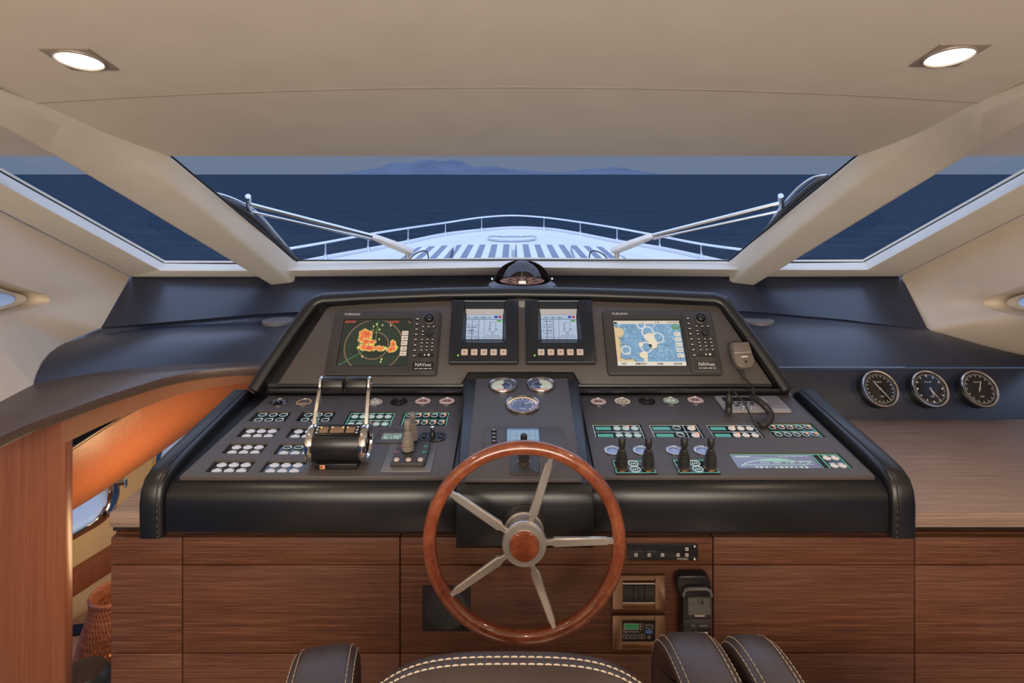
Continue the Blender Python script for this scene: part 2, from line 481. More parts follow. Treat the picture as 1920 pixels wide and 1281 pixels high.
# foredeck of the yacht ------------------------------------------------
DH = 1.38
edge = [(470, 530), (520, 507), (600, 488), (690, 471), (765, 456), (835, 441.5), (903, 433.5), (945, 430), (978, 429), (1010, 430.5), (1040, 433), (1088, 441), (1157, 455), (1237, 468), (1315, 485), (1395, 505), (1450, 530)]
deck_pts = [PH(u, v, DH) for u, v in edge]
base_l = Vector((deck_pts[0].x * 1.0, 5.2, deck_pts[0].z)); base_r = Vector((deck_pts[-1].x, 5.2, deck_pts[-1].z))
yacht = thing('foredeck', 'white pointed foredeck of the yacht beyond the windshield', 'boat deck')
g = G().poly([base_l] + deck_pts + [base_r], (0, 0, -1.2)); part('hull', g, DECKW, yacht)
g = G().tube([p + Vector((0, 0, 0.02)) for p in smooth_path(deck_pts, 5)], 0.045, 8); part('toe_rail', g, DECKW, yacht)
# raised centre of the deck
g = G()
hp = [PH(u, v, DH) for u, v in [(690, 492), (760, 474), (850, 452), (900, 445), (960, 442), (1020, 445), (1075, 452), (1160, 474), (1235, 492)]]
g.poly([Vector((hp[0].x, 6.0, hp[0].z))] + hp + [Vector((hp[-1].x, 6.0, hp[-1].z))], (0, 0, 0.06)).bevel(0.02, 2)
part('trunk_deck', g, DECKW, yacht)

rail = thing('bow_rail', 'polished steel guard rail with stanchions around the bow', 'railing')
posts = [(540, 467, 499), (610, 455, 487), (690, 440, 471.5), (765, 428, 456.5), (835, 418, 442), (903, 408, 434), (1020, 408, 432), (1088, 417, 441.5), (1157, 428, 455), (1237, 443, 468), (1315, 458, 485.5), (1395, 469, 503)]
tops = []
for u, vt, vb in posts:
    b = PH(u, vb, DH); t = P(u, vt, b.y); tops.append(t)
mid = P(961, 404.5, PH(961, 429.5, DH).y)
path = tops[:6] + [mid] + tops[6:]
part('top_rail', G().tube(smooth_path(path, 6), 0.022, 8), RAILM, rail)
for (u, vt, vb), t in zip(posts, tops):
    b = PH(u, vb, DH)
    pst = part('stanchion', G().tube([b + Vector((0, 0, 0.02)), t], 0.014, 8), RAILM, rail)
    part('stanchion_foot', G().lathe([(0.045, 0), (0.04, 0.02), (0.025, 0.06), (0.018, 0.1), (0, 0.1)], 12, Matrix.Translation(b)), RAILM, pst)
h0 = PH(960, 449, DH - 0.06)
hatch = thing('deck_hatch', 'round steel rimmed deck hatch ahead of the striped sunpads', 'hatch', Matrix.Translation(h0))
part('rim', G().lathe([(0.47, 0), (0.50, 0.01), (0.50, 0.05), (0.42, 0.07), (0.40, 0.03), (0.40, 0.0)], 32), RAILM, hatch)
part('lid', G().lathe([(0.40, 0.02), (0.38, 0.045), (0, 0.055)], 32), M('grey_hatch_acrylic', (0.35, 0.38, 0.44), 0.2), hatch)
for i, s in enumerate((-1, 1)): part('dog_handle', G().box(s * 0.30, -0.05, 0.075, 0.16, 0.05, 0.03).bevel(0.01), RAILM, hatch)

def stripe_mat():
    m, nt, b = nodes_of('blue_grey_striped_canvas'); N = nt.nodes; L = nt.links
    tc = N.new('ShaderNodeTexCoord'); sp = N.new('ShaderNodeSeparateXYZ'); L.new(tc.outputs['Object'], sp.inputs[0])
    a = N.new('ShaderNodeMath'); a.operation = 'MULTIPLY'; a.inputs[1].default_value = 2 * PI / 0.205; L.new(sp.outputs['X'], a.inputs[0])
    s = N.new('ShaderNodeMath'); s.operation = 'SINE'; L.new(a.outputs[0], s.inputs[0])
    rp = N.new('ShaderNodeValToRGB'); rp.color_ramp.interpolation = 'LINEAR'
    rp.color_ramp.elements[0].position = 0.48; rp.color_ramp.elements[0].color = (0.20, 0.235, 0.32, 1)
    rp.color_ramp.elements[1].position = 0.52; rp.color_ramp.elements[1].color = (0.74, 0.75, 0.78, 1)
    mp = N.new('ShaderNodeMapRange'); mp.inputs[1].default_value = -1; mp.inputs[2].default_value = 1
    L.new(s.outputs[0], mp.inputs[0]); L.new(mp.outputs[0], rp.inputs[0]); L.new(rp.outputs[0], b.inputs['Base Color'])
    b.inputs['Roughness'].default_value = 0.8
    return m
STRIPE = stripe_mat()
SH = DH - 0.16
pads = [((782, 463), (851, 459), (838, 497), (718, 497)), ((855, 459), (960, 457.5), (959.5, 497), (842, 497)), ((966, 457.5), (1066, 459), (1082, 497), (966, 497)), ((1070, 459), (1138, 463), (1202, 497), (1086, 497))]
plab = ['narrow striped sunpad at the left end of the foredeck', 'striped sunpad left of the centre seam on foredeck', 'striped sunpad right of the centre seam on foredeck', 'narrow striped sunpad at the right end of the foredeck']
for q, lb in zip(pads, plab):
    pts = [PH(u, v, SH) for u, v in q]
    c = sum(pts, Vector()) / 4; c.z -= 0.12
    g = G().poly([p - c for p in pts], (0, 0, -0.12)).bevel(0.035, 3)
    o = part('sunpad', g, STRIPE, None, Matrix.Translation(c)); tag(o, lb, 'sunpad', 'striped sunpads on the foredeck')

# ================================================================== WINDSHIELD AND ROOM SHELL
WP = Fr(960, PY + 0.48 * F / 3.3, 3.3, 180 - 32.2)       # raked windshield plane, normal points inward
CP = Fr(960, 293, 2.424, 180 - 14.8)                     # sloping ceiling plane

win = bpy.data.objects.new('window_1', None); COL.objects.link(win)
tag(win, 'raked three pane windshield with dark seals', 'window', kind='structure')
panes = [[(557, 491), (320, 292), (1609, 290), (1365, 491)], [(-240, 186), (308, 495), (530, 496), (290, 285), (-240, 285)], [(2160, 190), (1619, 493), (1400, 494), (1640, 284), (2160, 285)]]
for q in panes:
    part('pane', G().poly([WP.hit(u, v, -0.012) for u, v in q]), GLASSW, win)
for line in ([(557, 490), (320, 292)], [(1365, 490), (1609, 289)], [(557, 488.5), (960, 487.5), (1365, 489)], [(-240, 187), (308, 494), (530, 494)], [(2160, 190), (1619, 492), (1400, 492)]):
    part('seal', G().tube([WP.hit(u, v, 0.0) for u, v in line], 0.004, 6), SEAM, win)

# sill and side edge of the windshield opening (one moulding)
secs = []
for Gp, Kp, Lp, ld in [((-240, 188), (-240, 214), (-240, 275), 2.02), ((0, 322), (0, 343), (0, 396), 2.50), ((308, 494), (300, 507), (244, 519), 3.20), ((505, 495), (505, 508), (505, 519), 3.26),
                       ((960, 488), (960, 501), (960, 515), 3.28), ((1420, 493), (1420, 506), (1420, 519), 3.26), ((1619, 492), (1627, 506), (1688, 518), 3.20), ((1920, 324), (1920, 345), (1920, 402), 2.58), ((2160, 191), (2160, 217), (2160, 285), 2.10)]:
    g0 = WP.hit(*Gp, 0.0); k0 = P(*Kp, g0.y - 0.11); l0 = P(*Lp, ld)
    secs.append([g0 - WP.n * 0.02, g0, k0, l0, l0 + Vector((0, 0.08, -0.02))])
g = G().loft(secs, True, True).bevel(0.012, 3, 18)
struct('trim_1', g, BEIGE, None, 'beige padded sill along the windshield and side edges', 'window sill', sharp=50)

# raked mullions that run on along the ceiling
def mullion(name, S, lab):
    secs = []
    S0, S1, S2, S3 = S
    secs.append([WP.hit(*S0[0], 0.01), WP.hit(*S0[1], 0.11), WP.hit(*S0[2], 0.13), WP.hit(*S0[3], 0.0)])
    secs.append([WP.hit(*S1[0], -0.005), WP.hit(*S1[1], 0.075), WP.hit(*S1[2], 0.12), WP.hit(*S1[3], 0.0)])
    for X in (S2, S3):
        secs.append([CP.hit(*X[0], 0.0), CP.hit(*X[1], 0.035), CP.hit(*X[2], 0.075), CP.hit(*X[3], -0.01)])
    rails = [smooth_path([s_[i] for s_ in secs], 7) for i in range(4)]
    g = G().loft([list(c_) for c_ in zip(*rails)]).bevel(0.014, 4, 30)
    struct(name, g, BEIGE, None, lab, 'window pillar', sharp=50)
mullion('trim_2', [[(558, 492), (554, 535), (507, 536), (522, 505)], [(320, 292), (262, 306), (205, 352), (185, 330)], [(0, 162), (0, 186), (0, 234), (-60, 205)], [(-420, -29), (-420, -6), (-420, 25), (-480, 5)]], 'beige raked windshield pillar left of the console')
mullion('trim_3', [[(1363, 492), (1366, 534), (1414, 537), (1398, 505)], [(1609, 289), (1668, 301), (1720, 348), (1742, 328)], [(1920, 151), (1920, 175), (1920, 229), (1985, 200)], [(2340, -46), (2340, -22), (2340, 12), (2400, -8)]], 'beige raked windshield pillar right of the console')

# ceiling ---------------------------------------------------------------
def cz(d): return CH + (0.712 - 0.2642 * d if d > 1.0 else 0.4478)
def seam(x): return 1.751 + 0.118 * (x / 1.44) ** 2
g = G().grid(lambda a, b: ((a - .5) * 5.6, (seam((a - .5) * 5.6) * (1 - b) + 1.0 * b) if b <= 1 else 0, cz(seam((a - .5) * 5.6) * (1 - b) + 1.0 * b)), 40, 4)
ceil = struct('ceiling', g, BEIGE, None, 'beige padded cabin ceiling sloping down to the windshield', 'ceiling')
g = G().grid(lambda a, b: ((a - .5) * 5.6, 1.0 - 3.7 * b, cz(1.0)), 2, 2); part('aft_panel', g, BEIGE, ceil)
def fp(a, b):
    x = (a - .5) * 5.6; s0 = seam(x) + 0.002; d = s0 * (1 - b) + 2.424 * b
    return (x, d, cz(d) + 0.0012 * (1 - b))
g = G()
V0 = [fp(i / 40, 0) for i in range(41)]
g.loft([[(p[0], p[1], p[2] + 0.03) for p in V0]] + [[fp(i / 40, j / 4) for i in range(41)] for j in range(5)] + [[(p[0], p[1] + 0.01, p[2] + 0.06) for p in [fp(i / 40, 1) for i in range(41)]]], closed=False)
part('front_panel', g, BEIGE, ceil)
part('seam_piping', G().tube([(x_, seam(x_), cz(seam(x_)) - 0.0002) for x_ in [-2.6 + 5.2 * i / 60 for i in range(61)]], 0.0022, 6), M('darker_beige_piping', (0.26, 0.22, 0.18), 0.6), ceil)

# side walls with the pointed side windows ------------------------------
def resample(pts, n):
    pts = [Vector(p) for p in pts]; L = [0]
    for i in range(len(pts)): L.append(L[-1] + (pts[(i + 1) % len(pts)] - pts[i]).length)
    out = []
    for k in range(n):
        t = L[-1] * k / n
        i = max(j for j in range(len(pts)) if L[j] <= t + 1e-9)
        f = (t - L[i]) / max(L[i + 1] - L[i], 1e-9)
        out.append(pts[i].lerp(pts[(i + 1) % len(pts)], f))
    return out
def side_wall(name, wname, outer, hole, sgn, lab, wlab):
    n = 240
    hc = sum(hole, Vector()) / len(hole)
    def ang(p): return math.atan2(p.z - hc.z, p.y - hc.y)
    def by_angle(loop):
        dense = resample(loop, 2400); out = []
        for k in range(n):
            a = -PI + 2 * PI * k / n
            out.append(min(dense, key=lambda p: abs(math.atan2(math.sin(ang(p) - a), math.cos(ang(p) - a)))))
        return out
    O = by_angle(outer); H = by_angle(hole)
    out = Vector((sgn, 0, 0))
    lip = [p.lerp(hc, -0.025) for p in H]
    r1 = [p.lerp(hc, 0.008) + out * 0.05 for p in H]
    r2 = [p.lerp(hc, 0.16) + out * 0.075 for p in H]
    g = G().loft([O] + [[a.lerp(b, t) for a, b in zip(O, lip)] for t in (0.35, 0.7, 1.0)] + [H, r1, r2], True, False)
    w = struct(name, g, WALLV, None, lab, 'side wall', sharp=60)
    wn = bpy.data.objects.new(wname, None); COL.objects.link(wn); tag(wn, wlab, 'window', kind='structure')
    f0 = [p.lerp(hc, 0.12) + out * 0.070 for p in H]; f1 = [p.lerp(hc, 0.20) + out * 0.040 for p in H]; f2 = [p.lerp(hc, 0.30) + out * 0.060 for p in H]
    part('frame', G().loft([f0, f1, f2], True, False), M('champagne_window_frame', (0.55, 0.47, 0.37), 0.4), wn, sharp=60)
    part('pane', G().poly([p.lerp(hc, 0.29) + out * 0.057 for p in H]), GLASSP, wn)
LQ = [P(244, 519, 3.21), P(190, 614, 2.925), P(122, 642, 2.78), P(62, 722, 2.39), P(0, 754, 2.21), Vector((-1.80, 1.2, CH - 0.83)), Vector((-1.80, -2.7, CH - 0.83)), Vector((-2.15, -2.7, cz(0))), Vector((-2.15, 1.0, cz(1.0))), P(-240, 275, 2.02), P(0, 396, 2.51)]
def hx(u, v, X): return P(u, v, abs(X) * F / abs(u - PX))
LH = [hx(u, v, -2.03) for u, v in [(-420, 400), (-150, 470), (0, 524), (55, 544), (80, 550), (92, 556), (94, 563), (88, 570), (70, 577), (0, 596), (-150, 636), (-420, 690), (-520, 560)]]
side_wall('wall_left', 'window_2', LQ, LH, -1, 'beige left side wall ahead of the pointed side window', 'pointed side window in the left wall')
RQ = [P(1688, 518, 3.21), P(1740, 619, 2.92), P(1800, 636, 2.85), P(1920, 668, 2.72), Vector((2.26, 1.2, CH - 0.90)), Vector((2.26, -2.7, CH - 0.90)), Vector((2.22, -2.7, cz(0))), Vector((2.22, 1.0, cz(1.0))), P(2160, 285, 2.10), P(1920, 402, 2.59)]
RH = [hx(u, v, 2.12) for u, v in [(2358, 400), (2088, 470), (1940, 526), (1880, 550), (1858, 556), (1846, 563), (1843, 570), (1850, 577), (1868, 583), (1940, 600), (2088, 638), (2358, 690), (2458, 560)]]
side_wall('wall_right', 'window_3', RQ, RH, 1, 'beige right side wall ahead of the pointed side window', 'pointed side window in the right wall')
# closing walls below and behind (mostly out of view)
struct('wall_back', G().span(-2.3, 2.4, -2.75, -2.7, -0.2, 2.3), BEIGE, None, 'beige cabin bulkhead behind the helm seats', 'wall')
struct('floor', G().span(-1.23, 2.4, -2.7, 2.2, -0.04, 0.0), wood('cabin_floor_wood', (0.10, 0.05, 0.03), (0.17, 0.09, 0.05), (0.24, 0.13, 0.08), (30, 2, 30), 0.4), None, 'brown wooden wheelhouse floor', 'floor')

# navy panel under the windshield
joint = [(190, 614, .73), (275, 609, .72), (380, 600, .71), (480, 591, .70), (620, 583, .70), (800, 577, .70), (960, 575, .70), (1140, 577, .70), (1300, 580, .70), (1420, 587, .70), (1580, 601, .71), (1740, 619, .73)]
JP = [PH(*j) for j in joint]
topl = [(244, 517, 3.22), (300, 517, 3.24), (400, 517, 3.26), (505, 517, 3.28), (640, 515, 3.30), (800, 513, 3.31), (960, 513, 3.31), (1140, 513, 3.31), (1290, 515, 3.30), (1420, 517, 3.28), (1560, 517, 3.26), (1689, 516, 3.22)]
TP = [P(*t) for t in topl]
g = G().loft([TP, [a.lerp(b, .5) + Vector((0, -0.012, 0.01)) * (0 if i in (0, 11) else 1) for i, (a, b) in enumerate(zip(TP, JP))], [p + Vector((0, -0.006, 0.006)) * (0 if i in (0, 11) else 1) for i, p in enumerate(JP)], [p + Vector((0, 0.01, -0.02)) for p in JP]], closed=False)
struct('wall_front', g, DASH, None, 'navy padded panel between windshield sill and dashboard', 'wall panel')

# ================================================================== DASHBOARD
dash = thing('dashboard', 'wide navy-black dashboard under the windshield, either side of the console', 'dashboard')
RD = Fr(1700, 790, 2.54, 60)
ftop = RD.hit(1700, 688); fbot = RD.hit(1700, 790)
xr0, xr1 = 0.62, 2.42
g = G().loft([[(x, fbot.y + 0.001, fbot.z - 0.03), (x, fbot.y, fbot.z), (x, ftop.y - 0.006, ftop.z - 0.006), (x, ftop.y + 0.03, ftop.z - 0.01), (x, fbot.y + 0.2, fbot.z - 0.03)] for x in (xr0, xr1)])
part('instrument_fascia', g.bevel(0.006, 3, 40), DASH, dash)
# top on the right: from the fascia edge to the joint
jr = [Vector((0.0, JP[6].y, JP[6].z)), JP[7], JP[8], JP[9], JP[10], JP[11], P(1830, 644, 2.80), P(1920, 668, 2.72), Vector((2.42, 2.67, ftop.z))]
fr = [Vector((x, ftop.y, ftop.z)) for x in (0.0, 0.4, 0.8, 1.1, 1.5, 1.85, 2.02, 2.2, 2.41)]
g = G().loft([[a.lerp(b, t) + Vector((0, 0, 0.022 * math.sin(PI * t))) for a, b in zip(fr, jr)] for t in (0, .06, .15, .3, .5, .7, .85, 1)], closed=False)
part('dash_top', g, DASH, dash, sharp=60)
# left: sloping face that curves down to the wooden shelf
lt = [PH(u, v, h) for u, v, h in [(122, 643, .765), (162, 632, .75), (250, 618, .735), (350, 611.5, .728), (475, 608, .725), (600, 606, .725), (760, 604, .725), (960, 603, .725)]]
lb_ = [PH(u, v, .822) for u, v in [(60, 723), (105, 713), (200, 697.5), (330, 685), (480, 680.5), (600, 680), (760, 680), (960, 680)]]
lj = [JP[0] + Vector((-.03, -.03, 0)), JP[0], JP[1], JP[2], JP[3], JP[4], JP[5], JP[6]]
g = G().loft([[a.lerp(b, t) + Vector((0, -0.02, 0.03)) * math.sin(PI * t) for a, b in zip(lb_, lt)] for t in (0, .2, .4, .6, .8, 0.95, 1)] + [[a.lerp(b, t) + Vector((0, 0, -0.004)) for a, b in zip(lt, lj)] for t in (.1, .5, 1)], closed=False)
part('dash_face', g, DASH, dash, sharp=60)
for u, v in ((522, 601), (1421, 600)):
    c = PH(u, v, .715)
    part('demister_vent', G().lathe([(0.075, -0.03), (0.075, 0.002), (0.066, 0.004), (0, 0.004)], 28, Matrix.Translation(c)), GREYT, dash)

# three round instruments on the right fascia
def clock_dial(seed, nd):
    def fn(X, Y):
        r = np.hypot(X, Y); a = np.arctan2(Y, X)
        c = np.tile(np.array(lin(22, 22, 26)), (len(X), 1))
        tick = (np.abs(((a / (2 * PI) * nd) + .5) % 1 - .5) < 0.09) & (r > .74) & (r < .86)
        c[tick] = lin(225, 222, 215)
        t2 = (np.abs(((a / (2 * PI) * nd * 5) + .5) % 1 - .5) < 0.16) & (r > .88) & (r < .94)
        c[t2] = lin(150, 148, 145)
        lab = (np.abs(Y - .42) < .035) & (np.abs(X) < .22) & (np.sin(X * 90) > -.2); c[lab] = lin(190, 188, 180)
        lab = (np.abs(Y + .48) < .03) & (np.abs(X) < .16) & (np.sin(X * 90) > -.2); c[lab] = lin(190, 188, 180)
        return c
    return fn
for k, (u, lb, nd, hands) in enumerate([(1648, 'round black dial with one long needle, nearest the console on fascia', 20, [(-55, .78), (125, .62)]), (1740, 'round black clock, middle of three chrome dials on right fascia', 12, [(-75, .45), (-60, .74)]), (1831, 'round black dial with a short steep needle, outermost on right fascia', 16, [(62, .55), (242, .25)])]):
    t = thing('round_instrument', lb, 'gauge', RD.at(u - 11, 731, 0), 'round instruments on the right fascia')
    t.matrix_basis = t.matrix_basis @ T(0, -0.006, 0.020)
    part('case', G().lathe([(0.070, -0.020), (0.070, 0.020), (0.074, 0.022), (0.074, 0.030), (0.070, 0.032), (0, 0.032)], 40), BLACKP, t)
    part('bezel', G().lathe([(0.0735, 0.030), (0.0745, 0.036), (0.072, 0.041), (0.067, 0.040), (0.0645, 0.035), (0.0645, 0.031)], 48), CHROME, t)
    painted_disc('dial', 0.064, 26, 160, clock_dial(k, nd), DIAL, t, T(0, 0, 0.0335))
    for a, l in hands:
        part('hand', G().prism([(-0.004, -0.002), (0.062 * l, -0.0007), (0.062 * l, 0.0007), (-0.004, 0.002)], 0.0, 0.0008), WHITEP, t, T(0, 0, 0.035) @ Matrix.Rotation(math.radians(a), 4, 'Z'))
    part('hub', G().lathe([(0.005, 0), (0.005, 0.003), (0, 0.004)], 16), STEEL, t, T(0, 0, 0.034))
    part('glass', G().lathe([(0.0635, 0.0385), (0.04, 0.0405), (0, 0.0412)], 40), GLASSG, t)

# ================================================================== LEFT SHELF, STAIRWELL AND CABIN BELOW
SHH = 0.82
fe = [(-160, 880), (-60, 845), (0, 819), (60, 792), (125, 769), (187, 746.5), (250, 726), (312, 708), (375, 696), (437, 690), (500, 688.5), (600, 688)]
be = [(600, 676), (480, 678), (330, 682), (200, 694), (105, 710), (50, 722), (0, 748), (-160, 830)]
fe3 = smooth_path([PH(u, v, SHH) for u, v in fe], 5); be3 = [PH(u, v, SHH) for u, v in be]
g = G().poly(fe3 + be3, (0, 0, -0.036)).bevel(0.003, 2, 60)
o = part('shelf', g, SHELFW); tag(o, 'dark brown curved wooden shelf over the stairwell at the left', 'shelf')
# fascia band under the shelf edge
fz = CH - SHH - 0.036
band = []
for i, p in enumerate(fe3):
    t = i / (len(fe3) - 1); q = p + Vector((-0.015, 0.035, 0))
    hh = 0.092 * (1 - t) ** 1.0 + 0.034
    if i >= 19: band.append((q, hh))
BANDW = M('terracotta_soft_panel', (0.30, 0.125, 0.065), 0.5, var=0.04)
g = G().loft([[Vector((q.x, q.y, fz)) for q, h in band], [Vector((q.x - 0.01, q.y + 0.01, fz - h)) for q, h in band], [Vector((q.x - 0.02, q.y + 0.06, fz - h - 0.003)) for q, h in band]], closed=False)
o = part('shelf_fascia', g, BANDW, sharp=60); tag(o, 'terracotta curved band under the dark wooden shelf', 'fascia')
# tall honey-coloured panel in front of the stairwell
xl = (122 - PX) * 2.17 / F
g = G().span(-2.3, xl, 2.17, 2.21, -0.6, fz).bevel(0.004, 2)
o = part('stair_panel', g, ORANGEW); tag(o, 'tall honey-orange wood panel at the far left edge', 'panel')
# rounded honey-coloured soffit running down the stairwell
up = smooth_path([P(60, 878, 2.25), P(122, 853, 2.34), P(190, 810, 2.45), P(250, 774, 2.56), P(330, 733, 2.70), P(470, 690, 2.95)], 6)
lo = smooth_path([P(60, 1005, 2.62), P(122, 966, 2.72), P(200, 917, 2.84), P(290, 856, 3.02), P(370, 800, 3.2), P(470, 735, 3.4)], 6)
rows = []
for k in range(11):
    t = k / 10
    rows.append([a.lerp(b, t) + (Vector((0.25, -0.75, -0.35))) * 0.085 * math.sin(PI * t) for a, b in zip(up, lo)])
rows.append([b + Vector((-0.06, 0.05, 0.10)) for b in lo])
g = G().loft(rows, closed=False)
o = part('rounded_soffit', g, ORANGEW, sharp=70); tag(o, 'rounded honey-orange wood soffit above the stairwell', 'soffit')
g = G().tube([p + Vector((0.0, -0.006, 0.010)) for p in up[:20]], 0.0028, 6)
o = part('brass_strip', g, BRONZE); tag(o, 'thin brass strip along the dark slot above the soffit', 'trim strip')
g = G().loft([[p + Vector((0.0, 0.0, 0.005)) for p in up[:20]], [p + Vector((-0.05, 0.06, 0.045)) for p in up[:20]]], closed=False)  # black sheet stands in for the shade inside the gap
o = part('slot_shade', g, SEAM); tag(o, 'narrow black sheet drawn as the shade between terracotta band and wood soffit', 'slot')
# hull lining of the cabin below
HWa = Vector((-2.36, 2.7, 0)); HWb = Vector((-1.72, 4.6, 0)); hd = (HWb - HWa).normalized(); hn = Vector((hd.y, -hd.x, 0))
def hw(u, v):
    c = Vector((0, 0, CH)); r = P(u, v, 1) - c
    return c + r * ((HWa - c).dot(hn) / r.dot(hn))
hullw = struct('wall_hull', G().poly([HWa + Vector((0, 0, -0.9)), HWb + Vector((0, 0, -0.9)), HWb + Vector((0, 0, 1.0)), HWa + Vector((0, 0, 1.0))], hn * -0.03), CREAMW, None, 'cream hull lining of the cabin below the stairs', 'wall')
cut = G()
def porthole(u, v, ru, rv, lab):
    c = hw(u, v); m = Matrix((hd, Vector((0, 0, 1)), hn)).transposed().to_4x4(); m.translation = c
    t = thing('porthole', lab, 'porthole', m, 'chrome portholes in the cabin below')
    ol = rrect(ru * 2, rv * 2, min(ru, rv) * 0.95, 10); il = rrect(ru * 2 * .80, rv * 2 * .72, min(ru, rv) * .70, 10); ml = rrect(ru * 2 * .9, rv * 2 * .86, min(ru, rv) * .82, 10)
    part('rim', G().loft([[(x, y, 0.002) for x, y in ol], [(x, y, 0.025) for x, y in ol], [(x, y, 0.035) for x, y in ml], [(x, y, 0.012) for x, y in il], [(x, y, -0.02) for x, y in il]], True, False), CHROME, t, sharp=60)
    part('pane', G().poly([(x, y, 0.004) for x, y in il]), GLASSP, t)
    for s in (0.35, -0.9):
        k = part('screw_dog', G().tube([(ru * 0.9, s * rv * .8, 0.02), (ru * 1.02, s * rv * .8, 0.05)], 0.011, 8), CHROME, t)
        part('wing_nut', G().box(ru * 1.03, s * rv * .8, 0.055, 0.016, 0.05, 0.012).bevel(0.004), CHROME, k)
    cut.prism([(x * 0.99, y * .99) for x, y in il], -0.1, 0.05, m)
porthole(113, 972, 0.30, 0.13, 'large chrome porthole in the cream wall beside the stairwell')
porthole(345, 838, 0.22, 0.13, 'chrome porthole half hidden behind the console cheek, lower left')
boolean_cut(hullw, cut)
# ledge, berth top, lamp, phone and dark stool below
LW = M('warm_low_table_wood', (0.55, 0.30, 0.17), 0.35, var=0.08)
a0 = hw(110, 1108); 
g = G()
for k, (off, z0, z1) in enumerate([(0.05, -0.34, -0.22)]):
    q = [HWa + hn * 0.0, HWb + hn * 0.0, HWb + hn * off, HWa + hn * off]
    g.poly([(p.x, p.y, z0) for p in q], (0, 0, z1 - z0))
o = part('hull_ledge', g.bevel(0.006), ORANGEW); tag(o, 'honey-orange wooden ledge along the cream hull wall', 'ledge')
g = G(); q = [HWa + hn * 0.05, HWb + hn * 0.05, HWb + hn * 0.43, HWa + hn * 0.43]
g.poly([(p.x, p.y, -0.50) for p in q], (0, 0, 0.05)).bevel(0.006)
o = part('low_table', g, LW); tag(o, 'pale wood low table top in the cabin below', 'table')
TZ = -0.45
def on_table(u, v): return PH(u, v, CH - TZ)
ph = on_table(137, 1184)
t = thing('phone', 'dark smartphone lying on the low table beside the woven lamp', 'phone', Matrix.Translation(ph) @ Matrix.Rotation(0.2, 4, 'Z'))
part('body', G().prism(rrect(0.15, 0.075, 0.012), 0, 0.009).bevel(0.002), BLACKP, t); part('screen', G().prism(rrect(0.136, 0.066, 0.008), 0.009, 0.0095), M('phone_screen', (0.02, 0.05, 0.08), 0.08), t)
lp = P(213, 1300, 2.75); lp.z = -0.90; LH_ = CH - (1112 - PY) * 2.75 / F + 0.90
rat = thing('woven_lamp', 'brown woven rattan lamp with open round mouth in stairwell', 'lamp', Matrix.Translation(lp))
RAT = wood('rattan_strands', (0.17, 0.055, 0.028), (0.28, 0.10, 0.05), (0.38, 0.15, 0.08), (20, 20, 60), 0.5)
def rprof(t):
    z = LH_ * t
    return 0.10 + 0.075 * math.sin(PI * min(1, 0.12 + t * 0.95)) ** 1.1 - 0.012 * t ** 6, z
for sgn in (1, -1):
    g = G()
    for k in range(46):
        pts = []
        for i in range(41):
            t_ = i / 40; r, z = rprof(t_); a = 2 * PI * k / 46 + sgn * t_ * 2.6
            pts.append((r * math.cos(a), r * math.sin(a), z))
        g.tube(pts, 0.0052, 5)
    tag(part('strand_layer', g, RAT, rat), kind='stuff')
r1, z1 = rprof(1.0)
part('mouth_rim', G().lathe([(r1 + 0.008, z1 - 0.012), (r1 + 0.010, z1), (r1 + 0.004, z1 + 0.008), (r1 - 0.006, z1), (r1 - 0.006, z1 - 0.012)], 36), RAT, rat)
part('base', G().lathe([(0, 0.0), (0.10, 0.0), (0.10, 0.012), (0, 0.012)], 28), RAT, rat)
part('bulb', G().lathe([(0, 0.40), (0.03, 0.42), (0.036, 0.45), (0.02, 0.49), (0, 0.50)], 16), M('warm_bulb', (0.9, 0.7, 0.4), 0.4, emit=(1.0, 0.5, 0.18), es=14.0), rat)
st = P(158, 1300, 2.3); 
t = thing('dark_stool', 'dark rounded stool top at the bottom of the stairwell', 'stool', Matrix.Translation((st.x, st.y, -0.45)))
ztop = CH - (1254 - PY) * 2.3 / F + 0.45
part('cushion', G().lathe([(0, ztop - 0.10), (0.075, ztop - 0.10), (0.088, ztop - 0.07), (0.086, ztop - 0.03), (0.07, ztop - 0.006), (0, ztop)], 28), M('dark_olive_leather', (0.03, 0.026, 0.018), 0.4), t)
part('pedestal', G().lathe([(0, 0), (0.07, 0), (0.07, 0.02), (0.02, 0.04), (0.02, ztop - 0.10), (0, ztop - 0.10)], 20), STEEL, t)
struct('floor_below', G().span(-2.9, -0.6, 1.6, 5.2, -0.92, -0.9), LW, None, 'wooden floor of the cabin below', 'floor')
struct('wall_fore', G().span(-2.0, -0.6, 4.6, 4.64, -0.9, 0.90), CREAMW, None, 'cream forward bulkhead of the cabin below', 'wall')
struct('ceiling_below', G().span(-2.5, -0.75, 2.90, 4.64, 0.896, 0.910), CREAMW, None, 'cream ceiling of the cabin below', 'ceiling')
